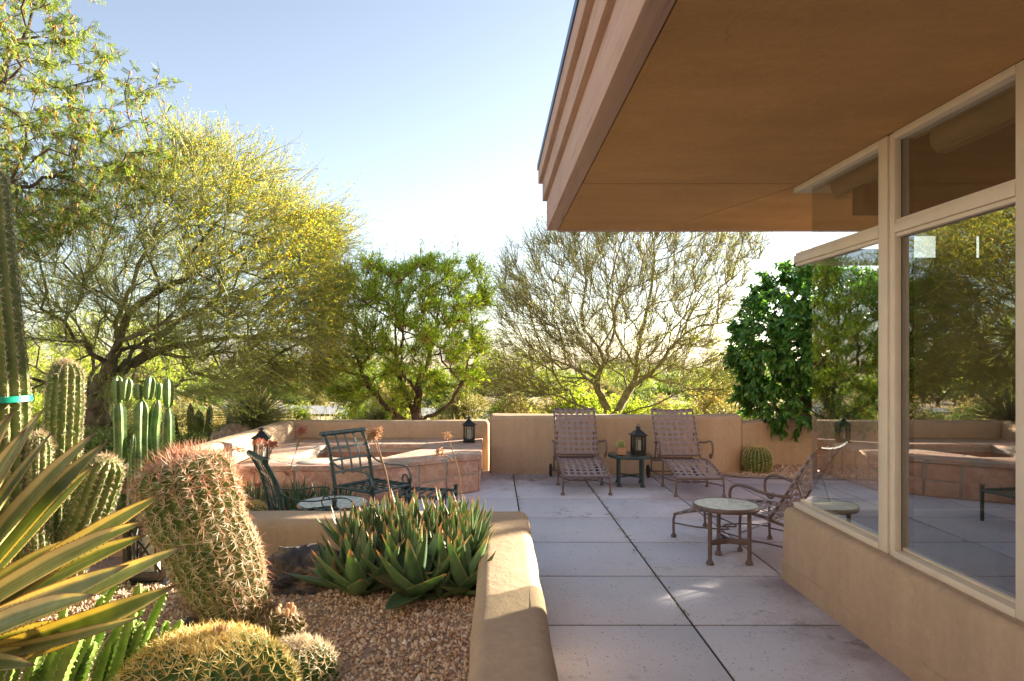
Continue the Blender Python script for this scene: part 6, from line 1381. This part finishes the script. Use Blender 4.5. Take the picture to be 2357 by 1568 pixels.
for i in range(11):
    a = i * 2.4; rr_ = .06 + .035 * i; bx, by = math.cos(a) * rr_ * .5, math.sin(a) * rr_ * .5; h = g.uniform(.65, 1.02) * (1 - .02 * i); ox, oy = math.cos(a) * rr_ * 1.0, math.sin(a) * rr_ * 1.0
    pth = smoothpath([(bx, by, -.05), (bx + ox * .55, by + oy * .55, h * .3), (bx + ox, by + oy, h * .65), (bx + ox * 1.1, by + oy * 1.1, h)], 6); e = np.r_[np.ones(len(pth) - 4), .97, .85, .55, .05]; mb = MB(); A, Nn, Tg = ribbed(mb, pth, .055 * e, 11, .2, 4, sp=.06); mb.build('stem', M['cactus_olive'], OP, sharp=75)
# free-standing desert shrubs
def bush(name, label, x, y, w_, h, mat, seed, group=None, n=900, kind='round', L=(.03, .06), src=None):
    z = g0(x, y)
    if src is not None:
        o = src.copy(); COL.objects.link(o)
    else:
        g = np.random.default_rng(seed); mb = MB(); m = 90; d = rdir(m, g); d[:, 2] = np.abs(d[:, 2]) * 1.2 + .25; d = nrm(d); T1 = twigs(g.normal(size=(m, 3)) * [.06, .06, .01], d, g.uniform(.6, 1, m), 5, g, .18); T1 = T1 * [.5, .5, .95]; prisms(mb, T1, np.repeat(np.linspace(.009, .003, 5)[None], m, 0), 3, .2)
        b, dd = along(T1, 8, g, .3); T2 = twigs(b, nrm(dd + rdir(len(b), g) * .8), g.uniform(.08, .22, len(b)), 3, g, .2); prisms(mb, T2, np.repeat(np.linspace(.004, .002, 3)[None], len(T2), 0), 3, .3)
        lb, ld = along(T2, max(2, n // 120), g); leafcards(mb, lb, nrm(ld + rdir(len(lb), g)), rdir(len(lb), g), g.uniform(*L, len(lb)), L[0] * .7, g.random(len(lb))); o = mb.build(name, mat)
    o.location = (x, y, z - .03); o.scale = (w_, w_, h); o.rotation_euler = (0, 0, seed * 1.3); return tag(o, label, 'shrub', group)
g = np.random.default_rng(81); srcs = {}
kinds = [('creosote_bush', M['leaf_shrub'], 'green desert shrub scattered on the open ground beyond the garden', 'green desert shrubs'), ('sage_bush', M['leaf_sage'], 'pale greyish desert shrub scattered on the open ground beyond the garden', 'pale desert shrubs'), ('straw_bush', M['grass_dry'], 'straw coloured dry bush scattered on the open ground beyond the garden', 'dry straw bushes'), ('olive_bush', M['leaf_pv'], 'yellowish green bush scattered on the open ground beyond the garden', 'yellowish green bushes')]
cnt = 0
for i in range(400):
    Yb = 12.5 + 48 * g.random() ** 1.6; px = g.uniform(-700, 2150); xb = (px - PX) * Yb / F
    if cnt >= 150: break
    if abs(xb + 2.2) < .8 and abs(Yb - 17) < 1: continue
    if px > 1700 and Yb < 16: continue
    if abs(Yb - (26 - .0 * xb)) < 2.2 and Yb > 23.5: continue
    q = int(g.integers(0, 4)); nm, mt, lb, gr = kinds[q]; var = (q, int(g.integers(0, 2))); s_ = g.uniform(.7, 1.5) * (1 if Yb < 24 else 1.5)
    o = bush(nm, lb, xb, Yb, s_ * 1.25, s_ * g.uniform(.6, 1.0), mt, i, gr, 900, src=srcs.get(var)); srcs.setdefault(var, o); cnt += 1
# small trees standing farther out in the desert
def far_tree(x, y, h, sp_, seed, src=None, mat=None):
    if src is None:
        g = np.random.default_rng(seed); t = thing('desert_tree', 'small rounded desert tree standing far out beyond the garden wall', 'tree', group='small desert trees beyond the garden')
        c = rdir(150, g) * (.35 + .65 * g.random((150, 1)) ** .5) * [.62, .62, .36] + [0, 0, .62]; P, par, r, kids = grow([[(0, 0, -.05), (.02, 0, .15), (.0, .03, .32)], [(.02, 0, .15), (-.14, .05, .36)], [(.0, 0, .12), (.15, -.04, .34)]], c, .3, .1, .02, .0035, 2.2, .035, seed, .6)
        mb = MB(); limbs(mb, P, par, r, kids); mb.build('trunk', M['bark_dark'], t); b, d = spawn(P, par, r, kids, 5, g, .008, .5, (0, 0, .4), .05, .7); T1 = twigs(b, d, g.uniform(.05, .16, len(b)), 3, g, .2); mb = MB(); prisms(mb, T1, np.repeat([[.0016, .0012, .0008]], len(T1), 0), 3, g.random(len(T1)))
        lb, ld = along(T1, 7, g); leafcards(mb, lb, rdir(len(lb), g), rdir(len(lb), g), g.uniform(.012, .028, len(lb)), .012, g.random(len(lb))); mb.build('crown', mat, t)
    else: t = copy_tree(src)
    t.location = (x, y, g0(x, y)); t.scale = (h * sp_, h * sp_, h); t.rotation_euler = (0, 0, seed * 1.7); return t
g = np.random.default_rng(86); fts = [None, None, None]; fm_ = [M['leaf_pv'], M['leaf_shrub'], M['leaf_mesq']]
for i in range(34):
    if i < 16: px, Yb, h = g.uniform(-520, 480), g.uniform(19, 33), g.uniform(2.4, 3.6)
    elif i < 22: px, Yb, h = g.uniform(560, 860), g.uniform(32, 60), g.uniform(2.6, 3.6)
    else: px, Yb, h = g.uniform(1050, 1950), g.uniform(31, 62), g.uniform(2.2, 3.4)
    q = i % 3; fts[q] = far_tree((px - PX) * Yb / F, Yb, h, g.uniform(.85, 1.2), i, fts[q], fm_[q])
# dry grass tufts as ground cover
g = np.random.default_rng(82); n = 26000; Yg = 10.8 + 30 * g.random(n) ** 1.8; xg = (g.uniform(-600, 1900, n) - PX) * Yg / F; clump = np.sin(xg * 1.7 + 2) * np.sin(Yg * 1.3) + .6 * np.sin(xg * 4.1) * np.sin(Yg * 3.7); keep = clump > g.normal(size=n) * .35; keep &= ~((np.abs(Yg - 26) < 2.4)); xg, Yg = xg[keep], Yg[keep]
b = np.stack([xg, Yg, gz(xg, Yg)], -1); d = nrm(rdir(len(b), g) * .45 + [0, 0, 1]); mb = MB(); leafcards(mb, b, d, rdir(len(b), g), g.uniform(.12, .4, len(b)), .014, g.random(len(b)), .1, .3)
tag(mb.build('desert_grass', M['grass_dry']), 'dry tufts of desert grass covering the ground beyond the wall', 'grass', kind='stuff')
# far-off scrub that reads as one mass
g = np.random.default_rng(83); mb = MB(); n = 900; Yf = 48 + 260 * g.random(n) ** 1.7; xf = (g.uniform(-900, 2300, n) - PX) * Yf / F; sz = g.uniform(.8, 2.0, n)
for i in range(n):
    m = 46 if Yf[i] < 120 else 22; d = rdir(m, g); p = np.array([xf[i], Yf[i], g0(xf[i], Yf[i]) + sz[i] * .45]) + d * g.random((m, 1)) ** .35 * np.array([sz[i] * 1.1, sz[i] * 1.1, sz[i] * .75]); leafcards(mb, p, rdir(m, g), d, sz[i] * .5, sz[i] * .3, np.clip(g.normal(.5, .2) + g.normal(size=m) * .15, 0, 1), .2)
tag(mb.build('desert_scrub', M['leaf_shrub']), 'far-off mass of desert scrub and low trees along the horizon', 'scrub', kind='stuff')

# fallen leaves on the patio
g = np.random.default_rng(91); q = [np.stack([g.normal(.35, .22, 160), g.normal(9.05, .12, 160)], -1), np.stack([g.uniform(-.05, 3.3, 150), 9.40 - np.abs(g.normal(0, .07, 150))], -1), np.stack([1.19 + g.normal(0, .012, 90), g.uniform(4.2, 9.2, 90)], -1), np.stack([.27 + g.normal(0, .012, 40), g.uniform(6.4, 9.2, 40)], -1), np.stack([g.uniform(.1, 3.2, 60), g.uniform(5, 9.2, 60)], -1)]
q = np.concatenate(q); m = len(q); mb = MB(); leafcards(mb, np.c_[q, np.full(m, .003) + .004 * g.random(m)], nrm(np.c_[g.normal(size=(m, 2)), .12 * g.random(m)]), nrm(rdir(m, g) * .3 + [0, 0, 1]), g.uniform(.022, .05, m), g.uniform(.01, .02, m), g.random(m), .15)
tag(mb.build('leaf_litter', leafmat('fallen_leaf', [(0, (.10, .14, .03)), (.3, (.36, .28, .10)), (.7, (.42, .32, .16)), (1, (.22, .14, .07))], .2)), 'fallen dry leaves along the patio joints and wall foot', 'fallen leaves', kind='stuff')
g = np.random.default_rng(92); m = 500; mb = MB(); xx = g.uniform(-2.75, -1.0, m); p = np.stack([xx, 9.84 - np.abs(g.normal(0, .05, m)), np.full(m, .44)], -1); leafcards(mb, p, nrm(np.c_[g.normal(size=(m, 2)), np.full(m, .1)]), np.repeat([[0, 0, 1.0]], m, 0), .022, .014, g.random(m)); tag(mb.build('petal_litter', M['leaf_yellow']), 'fallen yellow petals along the back of the spa ledge', 'fallen petals', kind='stuff')
